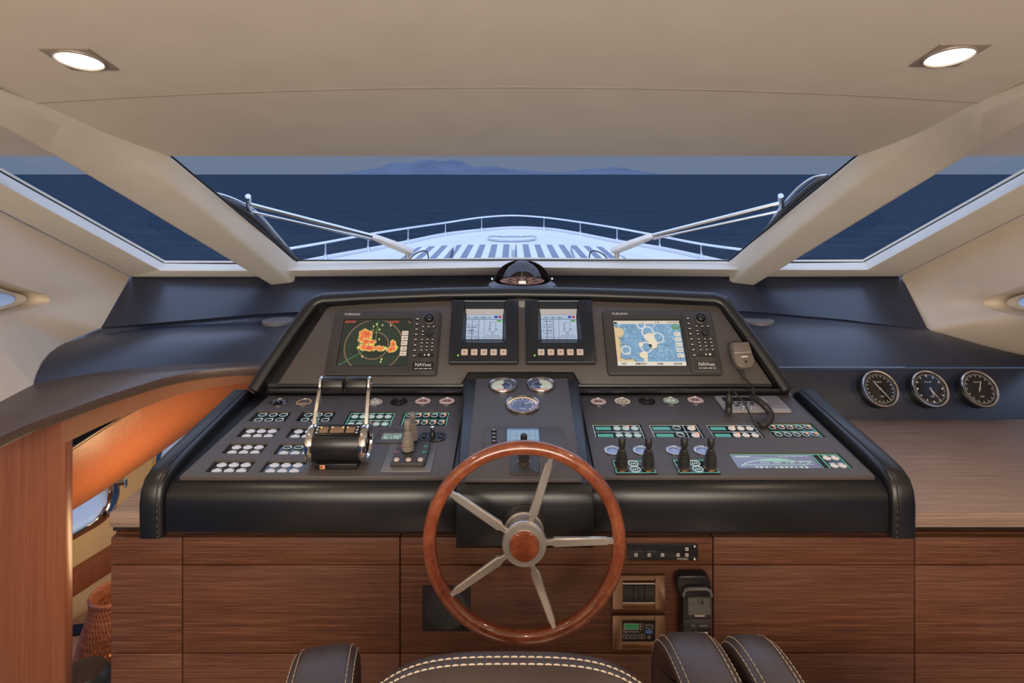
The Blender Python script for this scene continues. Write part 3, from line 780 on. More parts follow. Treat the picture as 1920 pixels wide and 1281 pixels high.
# ================================================================== CABINETS AND WORKTOP
CFD = 1.86
CF = Fr(960, 1008, CFD, 90)
def cx(u, d=CFD): return (u - PX) * d / F
def czz(v, d=CFD): return CH - (v - PY) * d / F
units = [(207, 342, 'narrow reddish-brown cabinet unit beside the stairwell'), (342, 750, 'wide reddish-brown cabinet unit left of the steering wheel'), (750, 1337, 'reddish-brown cabinet unit behind the steering wheel, with switch fittings'), (1337, 1715, 'reddish-brown cabinet unit right of the wired remote handset'), (1715, 2140, 'reddish-brown cabinet unit at the far right below bare worktop')]
for u0, u1, lb in units:
    x0, x1 = cx(u0), cx(u1)
    t = thing('base_cabinet', lb, 'cabinet', Matrix.Translation(((x0 + x1) / 2, CFD, 0)), 'veneered base cabinets under the console')
    w = x1 - x0
    part('body', G().span(-w / 2 + 0.002, w / 2 - 0.002, 0.022, 0.60, 0.02, czz(1006)), WOODF, t)
    for v0, v1 in ((1008, 1059.5), (1060.5, 1225), (1226, 1470)):
        a = czz(v0); b = max(czz(v1), 0.02)
        g = G().span(-w / 2 + 0.0016, w / 2 - 0.0016, 0.0, 0.02, b + 0.0012, a - 0.0012).bevel(0.0018, 2)
        part('front_panel', g, WOODF, t)
    part('plinth', G().span(-w / 2, w / 2, 0.05, 0.55, 0, 0.02), SEAM, t)
WTZ = CH - (963 - PY) * 1.84 / F
g = G().span(cx(205, 1.84), 2.40, 1.84, 2.60, WTZ - 0.042, WTZ).bevel(0.002, 2)
o = part('worktop', g, WOODT); tag(o, 'long brown wood worktop under and right of the console', 'worktop')
g = G().span(cx(212, 1.9), 2.40, 1.90, 2.45, czz(1007) - 0.005, WTZ - 0.042)  # shade under the worktop is put into this strip's near-black colour
o = part('gap_shade_plinth', g, SEAM); tag(o, 'recessed strip coloured dark as gap shade between worktop and cabinet fronts', 'plinth')

# ================================================================== HELM CONSOLE
LP = Fr(960, 895, 1.80, 4)
CN = Fr(975, 900, 1.73, 9)
UP = Fr(960, 722, 2.38, 54)
con = thing('helm_console', 'black leather helm console with taupe instrument panels', 'console')
lpz = lambda d: LP.O.z + math.tan(math.radians(4)) * (d - LP.O.y)
XL0, XL1 = cx(260, 1.755), cx(305, 1.755)       # left cheek
XR0, XR1 = cx(1672, 1.755), cx(1718, 1.755)     # right cheek
zb = CH - (1005 - PY) * 1.76 / F                # underside of the front
ub = UP.hit(960, 722, -0.012); ut = UP.hit(960, 556, -0.012)
# body (base under the lower panels and wedge behind the upper panel)
g = G().loft([[(x, 1.80, lpz(1.80) - 0.012), (x, ub.y - 0.01, lpz(ub.y) - 0.012), (x, 2.45, lpz(2.4) - 0.012), (x, 2.45, WTZ + 0.001), (x, 1.80, WTZ + 0.001)] for x in (XL1 - 0.01, XR0 + 0.01)])
part('base', g, LEATHER, con)
b0, b1 = UP.hit(485, 722, -0.012), UP.hit(1477, 722, -0.012); t0, t1 = UP.hit(590, 556, -0.012), UP.hit(1366, 556, -0.012)
zl = lpz(2.3) - 0.012
g = G().poly([b0, b1, t1, t0])
V = [b0, b1, t1, t0]
bk = [Vector((b0.x, 2.92, zl)), Vector((b1.x, 2.92, zl)), Vector((t1.x, 2.80, t1.z - 0.03)), Vector((t0.x, 2.80, t0.z - 0.03))]
bb = [Vector((b0.x, b0.y, zl)), Vector((b1.x, b1.y, zl))]
g = G(); vs = [g.bm.verts.new(p) for p in V + bk + bb]
for f in ((0, 1, 2, 3), (3, 2, 6, 7), (0, 3, 7, 4, 8), (2, 1, 9, 5, 6), (7, 6, 5, 4), (8, 9, 1, 0), (4, 5, 9, 8)): g.bm.faces.new([vs[i] for i in f])
part('upper_body', g.bevel(0.01, 3), LEATHER, con)
# cowl
cp = [(478, 735), (505, 692), (550, 625), (585, 578), (594, 569), (608, 564.5), (700, 559.5), (830, 554.5), (960, 552.5), (1100, 554.5), (1235, 559), (1336, 564), (1350, 568.5), (1360, 577), (1396, 625), (1442, 690), (1472, 735)]
cpath = [UP.hit(u, v) for u, v in cp]
secs = []
for i, p in enumerate(cpath):
    tng = (cpath[min(i + 1, len(cpath) - 1)] - cpath[max(i - 1, 0)]).normalized()
    outw = UP.n.cross(tng).normalized()
    pr = rrect(0.052, 0.115, 0.020, 4, 0.0, -0.020)
    secs.append([p + outw * a + UP.n * b for a, b in pr])
part('cowl', G().loft(secs), LEATHER, con, sharp=60)
# side cheeks
for x0, x1 in ((XL0, XL1), (XR0, XR1)):
    pr = [(1.752, zb - 0.004), (1.75, zb + 0.09), (1.757, lpz(1.78) - 0.012), (1.775, lpz(1.79) + 0.012), (1.81, lpz(1.81) + 0.026), (1.9, lpz(1.9) + 0.030), (2.34, lpz(2.34) + 0.030), (2.385, lpz(2.38) + 0.0), (2.385, zb + 0.06), (1.84, zb + 0.06), (1.80, zb - 0.004)]
    mid_ = (x0 + x1) / 2; hwid = (x1 - x0) / 2
    def prof_in(e):   # shrink the outline for the rounded sides
        c = Vector((2.05, (zb + lpz(2.0)) / 2)); return [(p[0] + (0.008 if p[0] < 1.85 else -0.004) * e, p[1] - (0.012 if p[1] > lpz(1.8) - 0.03 else 0) * e) for p in pr]
    secs = []
    for e, s in ((1.0, -1), (0.35, -0.88), (0, -0.66), (0, 0.66), (0.35, 0.88), (1.0, 1)):
        secs.append([(mid_ + s * hwid, y, z) for y, z in prof_in(e)])
    ck = part('side_bolster', G().loft(secs), LEATHER, con, sharp=50)
    xs = x1 - 0.016 if x0 < 0 else x0 + 0.016
    ln = [(xs, 1.7495, zb + 0.0), (xs, 1.7475, zb + 0.09), (xs, 1.7545, lpz(1.78) - 0.010), (xs, 1.773, lpz(1.79) + 0.0145), (xs, 1.81, lpz(1.81) + 0.0275), (xs, 1.9, lpz(1.9) + 0.0312), (xs, 2.34, lpz(2.34) + 0.0312)]
    part('seam', G().tube(ln, 0.0011, 5), SEAM, ck)
    stp = smooth_path(ln[:5], 10); xo = 0.004 if x0 < 0 else -0.004
    g = G()
    for i in range(0, len(stp) - 1, 2): g.tube([stp[i] + Vector((xo, -0.0004, 0.0003)), stp[i + 1] + Vector((xo, -0.0004, 0.0003))], 0.0007, 4)
    tag(part('stitching', g, M('tan_thread', (0.25, 0.18, 0.11), 0.7), ck), kind='stuff')
# padded front rolls
def roll(x0, x1, d, zt, zbm, dt):
    pr = [(dt, zt), (dt - 0.006, zt + 0.001), (d + 0.030, zt - 0.004), (d + 0.014, zt - 0.012), (d + 0.004, zt - 0.028), (d, zt - 0.05), (d, zbm + 0.012), (d + 0.004, zbm + 0.003), (d + 0.012, zbm), (dt, zbm)]
    part('front_roll', G().loft([[(x, y, z) for y, z in pr] for x in (x0, x1)]).bevel(0.003, 2, 50), LEATHER, con, sharp=50)
CX0, CX1 = cx(855, 1.70), cx(1113, 1.70)
roll(XL1 + 0.002, CX0 - 0.004, 1.762, lpz(1.80) - 0.008, zb, 1.815)
roll(CX1 + 0.004, XR0 - 0.002, 1.762, lpz(1.80) - 0.008, zb, 1.815)
cz0 = CN.hit(975, 903).z
roll(CX0, CX1, 1.700, cz0 - 0.006, CH - (1031 - PY) * 1.70 / F, 1.745)
# centre block
cb = CN.hit(975, 711)
g = G().loft([[(CX0, 1.735, cz0 - 0.010), (CX1, 1.735, cz0 - 0.010), (CX1, 1.735, zb + 0.02), (CX0, 1.735, zb + 0.02)],
              [(cx(868, 2.3), cb.y + 0.02, cb.z - 0.008), (cx(1086, 2.3), cb.y + 0.02, cb.z - 0.008), (cx(1092, 2.3), cb.y + 0.02, WTZ + 0.01), (cx(862, 2.3), cb.y + 0.02, WTZ + 0.01)]]).bevel(0.010, 3)
part('centre_block', g, LEATHER, con)
def inset(frame, pts, name, t0, t1, bev, mt=PANEL):
    c = frame.O
    g = G().prism([frame.xy(u, v) for u, v in pts], t0, t1)
    if bev: g.bevel(bev, 2)
    return part(name, g, mt, con, frame.mat(c))
up_plate = inset(UP, [(521, 721), (866, 721), (878, 698), (1075, 698), (1087, 721), (1447, 721), (1349, 579), (1341, 574.5), (1220, 569), (1090, 565), (960, 563.5), (830, 565), (700, 570), (622, 575), (613, 579)], 'display_panel', -0.008, 0.006, 0.004)
lp_left = inset(LP, [(336, 896), (846, 896), (873, 743), (504, 743)], 'switch_panel', -0.010, 0.004, 0.003)
lp_right = inset(LP, [(1117, 895), (1641, 895), (1477, 738), (1086, 743)], 'switch_panel', -0.010, 0.004, 0.003)
cn_plate = inset(CN, [(872, 901), (1092, 901), (1064, 711), (893, 711)], 'centre_panel', -0.008, 0.004, 0.003)
# thin brown ledge strip between the panels
part('ledge_strip', G().tube([P(505, 733, 2.355), P(1478, 733, 2.355)], 0.010, 8), LEATHER, con)

# ================================================================== STEERING WHEEL
WD = 1.625; WC = P(983, 1017, WD)
k = WD / F
wm = Matrix((Vector((1, 0, 0)), Vector((0, 0, 1)), Vector((0, -1, 0)))).transposed().to_4x4(); wm.translation = WC
sw = thing('steering_wheel', 'varnished mahogany steering wheel with five steel spokes', 'steering wheel', wm)
RT = 0.0182; RR = 190 * k - RT + 0.001
secs = []
for i in range(96):
    a = 2 * PI * i / 96; c = Vector((math.cos(a), math.sin(a), 0))
    secs.append([c * (RR + RT * math.cos(2 * PI * j / 20)) + Vector((0, 0, RT * 1.05 * math.sin(2 * PI * j / 20))) for j in range(20)])
part('rim', G().loft(secs, True, False, True), WHEELW, sw, sharp=80)
hubr = 42 * k
part('hub', G().lathe([(0, -0.03), (hubr * .86, -0.03), (hubr * .9, -0.01), (hubr, 0.0), (hubr, 0.010), (hubr * .95, 0.015), (hubr * .66, 0.016), (0, 0.016)], 56), STEEL, sw)
part('hub_cap', G().lathe([(hubr * .67, 0.014), (hubr * .67, 0.021), (hubr * .62, 0.025), (hubr * .3, 0.027), (0, 0.0275)], 48), WHEELW, sw)
col_ = part('column', G().lathe([(hubr * .84, -0.01), (hubr * .86, -0.042), (hubr * .92, -0.046), (hubr * .92, -0.05), (0, -0.05)], 48), STEEL, sw)
part('boot', G().lathe([(hubr * .90, -0.045), (hubr * .97, -0.050), (hubr * .93, -0.056), (hubr * .99, -0.062), (hubr * .95, -0.068), (hubr * 1.02, -0.072), (hubr * 1.02, -0.080), (0, -0.080)], 40), RUBBER, col_)
for tip in ((1030, 868), (1152, 1013), (1038, 1172), (848, 1112), (847, 925)):
    dx, dy = (tip[0] - 983) * k, -(tip[1] - 1017) * k
    a = math.atan2(dy, dx); r0 = hubr * .92; r1 = RR - 0.008
    L_ = [(r0, .0068, .0065), (r0 + 0.018, .0070, .0065), (r0 + 0.026, .0120, .0070), ((r0 + r1) / 2, .0110, .0060), (r1 - 0.026, .0098, .0055), (r1 - 0.020, .0066, .0066), (r1 + 0.002, .0066, .0066)]
    g = G().loft([[(x, sy * w, sz * h + 0.002) for sy, sz in ((-1, -.6), (-.75, -1), (.75, -1), (1, -.6), (1, .6), (.75, 1), (-.75, 1), (-1, .6))] for x, w, h in L_])
    part('spoke', g, STEEL, sw, Matrix.Rotation(a, 4, 'Z'), sharp=30)
# ================================================================== DISPLAYS
def keyset(parent, mesh, m, spots, z, name='key'):
    for x, y in spots: add(name, mesh, m, parent, T(x, y, z))

def radar_fn(U, V):
    n = fnoise(U * 16, V * 11, 3); n2 = fnoise(U * 40, V * 28, 9)
    x = (U - .5) * 1.35; y = V - .5
    c = np.tile(np.array(lin(26, 42, 34)), (len(U), 1)); 
    rng = np.hypot(x - (-.03), y + .06)
    c[rng < .60] = lin(34, 50, 38); c[rng < .30] = lin(36, 46, 36)
    for R in (.30, .58, .86):
        c[np.abs(rng - R) < .009] = lin(150, 112, 84)
    c[(np.abs(x + .0) < .007) & (y > -.05)] = lin(96, 190, 96)
    dl = np.abs((x + .03) * .56 + (y + .06) * -.83); c[(dl < .007) & (x < -.03) & (y < -.06)] = lin(70, 140, 80)
    def E(cx, cy, rx, ry, rot=0):
        ca, sa = math.cos(rot), math.sin(rot); a = (x - cx) * ca + (y - cy) * sa; b = -(x - cx) * sa + (y - cy) * ca
        return 1 - np.hypot(a / rx, b / ry)
    S = np.maximum.reduce([E(-.20, .20, .16, .13), E(-.27, .12, .09, .15), E(-.20, .02, .10, .10), E(-.12, -.10, .24, .095, -.05), E(.10, -.12, .28, .07, -.1), E(.33, -.14, .13, .08, .3), E(.36, -.04, .07, .12), E(-.05, .02, .10, .06)])
    S = S + (n - .5) * 1.1 + (n2 - .5) * .6
    c[S > .12] = lin(232, 214, 110); c[S > .34] = lin(238, 128, 72); c[S > .8] = lin(222, 100, 60)
    for q, (a, b) in enumerate([(-.02, .42), (-.08, .37), (.10, .40), (.05, .30), (.27, .40), (.16, -.42), (.17, -.36), (-.22, -.30), (.07, .08)]):
        c[np.hypot(x - a, (y - b) * .6) < .014] = lin(228, 222, 130)
    top = (V > .95) & ((U < .16) | ((U > .66) & (U < .82))) & (np.sin(U * 210) > -.3); c[top] = lin(205, 80, 60)
    for q in range(5):
        cy = .72 - .115 * q
        bx = (U > .885) & (U < .98) & (np.abs(V - cy) < .048); c[bx] = lin(226, 206, 186)
        tx = (U > .90) & (U < .965) & (np.abs(V - cy) < .014) & (np.sin(U * 380 + q) > 0); c[tx] = lin(90, 80, 76)
    return c
def chart_fn(U, V):
    n = fnoise(U * 9, V * 7, 5); n2 = fnoise(U * 30, V * 22, 6)
    x = (U - .5) * 1.4; y = V - .5
    c = np.array(lin(122, 163, 196))[None, :] * (0.86 + .3 * n)[:, None]
    c[n2 > .66] = lin(160, 192, 212)
    mark = (fnoise(U * 60, V * 30, 11) > .70) & (np.sin(V * 46) > .55); c[mark] = lin(52, 74, 110)
    def E(cx, cy, rx, ry): return 1 - np.hypot((x - cx) / rx, (y - cy) / ry)
    S = np.maximum.reduce([E(-.78, -.05, .20, .48), E(-.62, -.55, .34, .24), E(-.60, .24, .10, .12)]) + (n - .5) * .5
    c[S > 0] = lin(222, 196, 152); c[(S > 0) & (S < .07)] = lin(120, 120, 110)
    I = np.maximum.reduce([E(.02, .12, .13, .10), E(.08, .0, .10, .14), E(-.18, -.04, .05, .06), E(-.14, -.27, .10, .08), E(-.11, -.38, .04, .06)]) + (n2 - .5) * .35
    c[I > 0] = lin(238, 222, 190); c[(I > 0) & (I < .08)] = lin(120, 120, 110)
    for cx, cy, R in ((.0, .24, .12), (.20, .11, .11), (-.07, -.10, .11), (-.50, -.16, .09), (-.12, .40, .08)):
        rr = np.hypot(x - cx, y - cy); c[np.abs(rr - R) < .012] = lin(232, 228, 218)
    c[np.hypot(x - .02, y + .06) < .03] = lin(30, 34, 40); c[np.hypot(x - .03, y + .10) < .02] = lin(110, 120, 50)
    c[(U > .88) & (V > .80) & (n2 > .45)] = lin(96, 150, 110)
    c[V > .93] = lin(226, 214, 196); c[V < .085] = lin(226, 218, 206)
    txt = ((V > .945) & (V < .98)) & (np.sin(U * 160) > .2) & (n > .45); c[txt] = lin(80, 74, 72)
    for a, b in ((.06, .13), (.27, .42), (.58, .66), (.82, .93)):
        t = (V > .02) & (V < .065) & (U > a) & (U < b) & (np.sin((U - a) * 260) > -.2); c[t] = lin(60, 52, 52)
    for q in range(5):
        cy = .70 - .12 * q; bx = (U > .89) & (U < .985) & (np.abs(V - cy) < .042); c[bx] = lin(232, 220, 204)
        tx = (U > .905) & (U < .96) & (np.abs(V - cy) < .012) & (np.sin(U * 380 + q) > 0); c[tx] = lin(110, 100, 96)
    c[np.hypot(x + .655, y - .445) < .028] = lin(20, 20, 22)
    return c
def engine_fn(seed, shift):
    def fn(U, V):
        c = np.array(lin(172, 188, 208))[None, :] * (0.94 + .1 * V)[:, None]
        line = lin(84, 98, 122)
        for a in (.82, .075): c[np.abs(V - a) < .008] = line
        for a in (.16, .34, .50): c[(np.abs(U - a) < .006) & (V < .82)] = line
        for a in (.30, .42, .55, .68): c[(np.abs(V - a) < .004) & (U < .34)] = line
        for a in (.28, .5, .72): c[(np.abs(U - a) < .005) & ((V < .075) | ((V > .82) & (V < .97)))] = line
        tx = (V > .86) & (V < .93) & (U > .03) & (U < .68) & (np.sin(U * 220 + seed) > .1); c[tx] = line
        tx = (U < .30) & (U > .03) & (np.abs(((V - .05) * 8) % 1 - .5) < .2) & (V > .1) & (V < .78) & (fnoise(U * 40, V * 20, seed) > .5); c[tx] = line
        x = U - .73 + shift
        br = ((np.abs(np.abs(x) - .08) < .008) & (V > .42) & (V < .70)) | ((np.abs(V - .70) < .01) & (np.abs(x) < .08)) | ((np.abs(V - .42) < .01) & (np.abs(x) < .12) & (np.abs(x) > .05)) | ((np.abs(V - (.40 - (.12 - np.abs(x)) * 1.0)) < .012) & (np.abs(x) < .12))
        c[br] = line
        c[(np.abs(V - .24) < .03) & (np.abs(x) < .05) & (np.sin(V * 300) > 0)] = line
        tx = (np.abs(V - .14) < .02) & (U > .55) & (U < .93) & (np.sin(U * 260) > .0); c[tx] = line
        c[(U > .77) & (U < .86) & (V > .87) & (V < .97)] = lin(40, 62, 160); c[(U > .88) & (U < .97) & (V > .87) & (V < .97)] = lin(170, 60, 70)
        c[(U > .84) & (U < .97) & (V > .72) & (V < .80)] = lin(80, 150, 60)
        return c
    return fn

def plotter(name, corners, scr, fn, lab, cat, trk):
    m, w, h = UP.rect(*corners)
    m = m @ T(0, 0, 0.006)
    t = thing(name, lab, cat, m)
    ms, sw_, sh_ = UP.rect(*scr)
    loc = m.inverted() @ ms.translation
    sx, sy = loc.x, loc.y
    # bezel with a real opening
    g = G().prism(rrect(w, h, 0.012), -0.004, 0.016).bevel(0.004, 2, 60)
    bz = part('bezel', g, DEVICE, t)
    boolean_cut(bz, G().prism(rrect(sw_ + 0.010, sh_ + 0.010, 0.004, 3, sx, sy), 0.006, 0.05))
    painted('screen', sw_, sh_, 170, 118, fn, SCREEN, t, T(sx, sy, 0.0068))
    part('screen_glass', G().poly([(sx - sw_ / 2, sy - sh_ / 2, 0.0095), (sx + sw_ / 2, sy - sh_ / 2, 0.0095), (sx + sw_ / 2, sy + sh_ / 2, 0.0095), (sx - sw_ / 2, sy + sh_ / 2, 0.0095)]), GLASSG, t)
    # raised control strip on the right
    x0 = sx + sw_ / 2 + 0.012; x1 = w / 2 - 0.006
    cw = x1 - x0
    st_ = part('control_strip', G().prism(rrect(cw, h - 0.010, 0.010, 4, (x0 + x1) / 2, 0), 0.012, 0.022).bevel(0.003, 2, 60), DEVICE, t)
    X = lambda a: x0 + cw * a
    Y = lambda b: -h / 2 + h * b
    ring = part('cursor_ring', G().lathe([(0.024, 0.02), (0.026, 0.026), (0.019, 0.029), (0.017, 0.022)], 32), DEVICE, t, T(X(.62), Y(.865), 0))
    part('cursor_ball', G().lathe([(0.0165, 0.02), (0.0165, 0.027), (0.012, 0.033), (0.005, 0.036), (0, 0.0365)], 28), BLACKP, ring)
    part('knob', G().lathe([(0.0135, 0.02), (0.0135, 0.036), (0.011, 0.038), (0, 0.038)], 24), RUBBER, t, T(X(.68), Y(.63), 0))
    oval = mesh_of('key', G().prism([(0.0085 * math.cos(2 * PI * i / 14), 0.0062 * math.sin(2 * PI * i / 14)) for i in range(14)], 0, 0.004).bevel(0.0012, 1, 60))
    capm = mesh_of('key_legend', G().box(0, 0, 0.0042, 0.0095, 0.0042, 0.0004))
    for q in range(8):
        ky = add('soft_key', oval, BLACKP, t, T(X(.17), Y(.86 - .083 * q), 0.0215)); add('key_legend', capm, CREAMP, ky)
    small = mesh_of('key', G().prism([(0.0068 * math.cos(2 * PI * i / 12), 0.0055 * math.sin(2 * PI * i / 12)) for i in range(12)], 0, 0.004).bevel(0.001, 1, 60))
    capm2 = mesh_of('key_legend', G().box(0, 0, 0.0042, 0.0072, 0.0038, 0.0004))
    spots = [(a, .735) for a in (.42, .62, .82)] + [(.42, .66), (.42, .61)] + [(a, b) for b in (.53, .475, .42, .365) for a in (.42, .62, .82)]
    for a, b in spots:
        ky = add('keypad_key', small, BLACKP, t, T(X(a), Y(b), 0.0215)); add('key_legend', capm2, CREAMP, ky)
    pw = part('power_key', G().prism(rrect(cw * .62, 0.017, 0.008, 4), 0, 0.004).bevel(0.001, 1, 60), BLACKP, t, T(X(.60), Y(.292), 0.0215))
    part('brilliance_mark', G().lathe([(0.0036, 0.0042), (0, 0.0045)], 12), CREAMP, pw, T(-0.004, 0, 0))
    part('power_mark', G().lathe([(0.0048, 0.0042), (0, 0.0045)], 12), CREAMP, pw, T(0.012, 0, 0))
    bd = part('badge', G().prism(rrect(cw * .80, h * .125, 0.003), 0, 0.0015), BLACKP, t, T(X(.53), Y(.125), 0.0215))
    lettering('NAVnet', 0.020, WHITEP, bd, 0, 0.005, 0.002, 0.95); part('small_print', G().box(-.026, -.010, .002, .012, .003, .0004).box(-.008, -.010, .002, .016, .003, .0004).box(.012, -.010, .002, .016, .003, .0004).box(.029, -.010, .002, .010, .003, .0004), CREAMP, bd)
    lettering('FURUNO', 0.0125, WHITEP, t, sx - sw_ / 2 + 0.028, h / 2 - 0.0135, 0.0165, 1.25)
    return t
plotter('radar_display', ((631, 588), (828, 588), (820, 707), (609, 707)), ((649, 604), (771, 604), (763, 688), (635, 688)), radar_fn, 'radar display with green screen and orange echoes', 'display', 0)
plotter('chart_display', ((1129, 587), (1332, 587), (1352, 705), (1138, 707)), ((1149, 604), (1272, 604), (1286, 688), (1158, 688)), chart_fn, 'chart plotter display with blue sea chart on screen', 'display', 0)

def engine_monitor(corners, scr, keysx, lab, seed, shift):
    m, w, h = UP.rect(*corners); m = m @ T(0, 0, 0.006)
    t = thing('engine_monitor', lab, 'display', m, 'engine monitors at the console centre')
    ms, sw_, sh_ = UP.rect(*scr); loc = m.inverted() @ ms.translation; sx, sy = loc.x, loc.y
    hs = part('housing', G().prism(rrect(w, h, 0.006), -0.004, 0.030).bevel(0.004, 2, 60), NAVYP, t)
    # funnel shaped opening cut into the housing
    c = G()
    top = h / 2 - 0.004
    a = [(sx - sw_ / 2 - .001, sy - sh_ / 2 - .001, 0.004), (sx + sw_ / 2 + .001, sy - sh_ / 2 - .001, 0.004), (sx + sw_ / 2 + .001, sy + sh_ / 2 + .001, 0.004), (sx - sw_ / 2 - .001, sy + sh_ / 2 + .001, 0.004)]
    b = [(sx - sw_ / 2 - .016, sy - sh_ / 2 - 0.026, 0.032), (sx + sw_ / 2 + .016, sy - sh_ / 2 - 0.026, 0.032), (sx + sw_ / 2 + .010, top, 0.032), (sx - sw_ / 2 - .010, top, 0.032)]
    c.loft([a, b, [(x, y, 0.06) for x, y, z in b]])
    boolean_cut(hs, c)
    liner = part('reflective_liner', G().loft([a[2:] + a[:0], [(b[2][0], b[2][1] - .001, 0.0305), (b[3][0], b[3][1] - .001, 0.0305)]], closed=False), M('silver_grey_liner', (0.30, 0.32, 0.37), 0.35), t, T(0, 0, 0.0004))
    painted('screen', sw_, sh_, 110, 80, engine_fn(seed, shift), SCREEN, t, T(sx, sy, 0.0048))
    key = mesh_of('key', G().prism(rrect(0.026, 0.024, 0.003), 0, 0.008).bevel(0.002, 2, 60))
    leg = mesh_of('key_legend', G().box(0, 0, 0.0084, 0.009, 0.009, 0.0004))
    GREYK = M('grey_key_print', (0.35, 0.28, 0.24), 0.5)
    for u in keysx:
        q = m.inverted() @ UP.hit(u, 669)
        ky = add('key', key, IVORYK, t, T(q.x, q.y + 0.004, 0.029)); add('key_legend', leg, GREYK, ky)
    q = m.inverted() @ UP.hit(keysx[0] - 12, 674)
    part('status_light', G().lathe([(0.003, 0), (0.003, 0.002), (0, 0.003)], 12), GREENL, t, T(q.x, q.y + 0.003, 0.030))
engine_monitor(((848, 569), (972, 569), (971, 686), (843, 686)), ((875, 593), (943, 593), (942, 638), (874, 638)), (872, 890, 908, 926, 944), 'navy engine monitor nearest the radar display', 1, 0.0)
engine_monitor(((985, 569), (1108, 569), (1116, 686), (986, 686)), ((1014, 593), (1080, 593), (1082, 638), (1015, 638)), (1014, 1032, 1050, 1068, 1086), 'navy engine monitor nearest the chart display', 2, 0.0)

# ================================================================== GAUGES ON THE PANELS
def arc_dial(bg, rim, mark, needle_glow):
    def fn(X, Y):
        r = np.hypot(X, Y); a = np.arctan2(Y, X)
        c = np.tile(np.array(bg), (len(X), 1))
        c[r > .80] = rim
        tk = (np.abs(((a / (2 * PI) * 20) + .5) % 1 - .5) < .16) & (r > .58) & (r < .76) & (a > -.5) | (np.abs(((a / (2 * PI) * 20) + .5) % 1 - .5) < .16) & (r > .58) & (r < .76) & (a < -2.6)
        c[tk] = mark
        if needle_glow is not None:
            c[(Y < -.25) & (r < .72) & (np.abs(np.sin(X * 14)) > .35)] = needle_glow
        return c
    return fn
def gauge(frame, u, v, rpx, kind, lab, group, off=0.004, na=40):
    r = rpx * frame.hit(u, v).y / F
    t = thing('panel_gauge', lab, 'gauge', frame.at(u, v, off), group)
    bez = {'black': BLACKP}.get(kind, DCHROME)
    part('bezel', G().lathe([(r * 1.0, -0.002), (r * 1.0, 0.0022), (r * .97, 0.003), (r * .92, 0.0028), (r * .90, 0.0015), (r * .90, 0.0)], 40), bez, t)
    spec = {'dark': (lin(40, 40, 50), lin(66, 66, 80), lin(170, 170, 180), None), 'amber': (lin(86, 72, 66), lin(178, 140, 110), lin(60, 44, 40), lin(190, 150, 120)),
            'white': (lin(206, 196, 180), lin(170, 150, 134), lin(60, 56, 60), lin(120, 100, 84)), 'pink': (lin(120, 82, 84), lin(196, 160, 158), lin(230, 200, 190), lin(246, 214, 202)),
            'cream': (lin(190, 172, 154), lin(226, 206, 184), lin(80, 70, 66), lin(130, 108, 92)), 'green': (lin(200, 206, 186), lin(150, 160, 140), lin(60, 66, 60), lin(110, 118, 104)),
            'blue': (lin(128, 142, 186), lin(196, 200, 214), lin(60, 70, 104), lin(150, 150, 186)), 'black': (lin(18, 22, 20), lin(10, 12, 12), lin(60, 74, 62), None)}[kind]
    lit = DIALLIT if kind in ('pink', 'amber', 'cream', 'white', 'green', 'blue') else DIAL
    painted_disc('dial', r * .91, 12, na, arc_dial(*spec), lit, t, T(0, 0, 0.0012))
    if kind == 'black':
        for q in range(3): part('grille_ring', G().lathe([(r * (.25 + .2 * q), 0.002), (r * (.29 + .2 * q), 0.004), (r * (.33 + .2 * q), 0.002)], 28), BLACKP, t)
    else:
        part('needle', G().prism([(-r * .1, -r * .03), (r * .62, -r * .012), (r * .62, r * .012), (-r * .1, r * .03)], 0.0022, 0.003), WHITEP if kind in ('dark', 'pink', 'blue') else BLACKP, t, Matrix.Rotation(math.radians(60 + (u * 7) % 80), 4, 'Z'))
        part('glass', G().lathe([(r * .92, 0.0026), (r * .5, 0.0036), (0, 0.004)], 32), GLASSG, t)
    return t
LG = 'small gauges along the left switch panel'; RG = 'small gauges along the right switch panel'
gauge(LP, 523, 757, 16, 'dark', 'small dark gauge at the outer end of the left gauge row', LG)
gauge(LP, 570, 757, 16, 'amber', 'small amber-rimmed gauge beside the throttle levers, left row', LG)
gauge(LP, 703, 757, 16, 'white', 'small white-faced gauge just right of the throttle levers', LG)
gauge(LP, 748, 756, 16, 'black', 'black buzzer disc between white and pink gauges, left row', LG)
gauge(LP, 793, 755, 16, 'pink', 'small pink-lit gauge right of the left row buzzer', LG)
gauge(LP, 838, 755, 16, 'pink', 'small pink-lit gauge nearest the centre block, left row', LG)
gauge(LP, 1122, 756, 16, 'pink', 'small pink-lit gauge nearest the centre block, right row', RG)
gauge(LP, 1167, 755, 16, 'cream', 'small cream-lit gauge left of the right row buzzer', RG)
gauge(LP, 1213, 755, 16, 'black', 'black buzzer disc in the middle of the right row', RG)
gauge(LP, 1258, 754, 16, 'green', 'small greenish-white gauge right of the right row buzzer', RG)
gauge(LP, 1304, 753, 16, 'pink', 'small pink-lit gauge nearest the radio, right row', RG)
for u, lb in ((1149, 'blue-glass gauge behind the first black joystick from the wheel'), (1203, 'blue-glass gauge behind the second black joystick from the wheel'), (1265, 'blue-glass gauge behind the third black joystick from the wheel'), (1317, 'blue-glass gauge behind the fourth black joystick from the wheel')):
    gauge(LP, u, 848, 17, 'blue', lb, 'blue gauges behind the black joysticks')
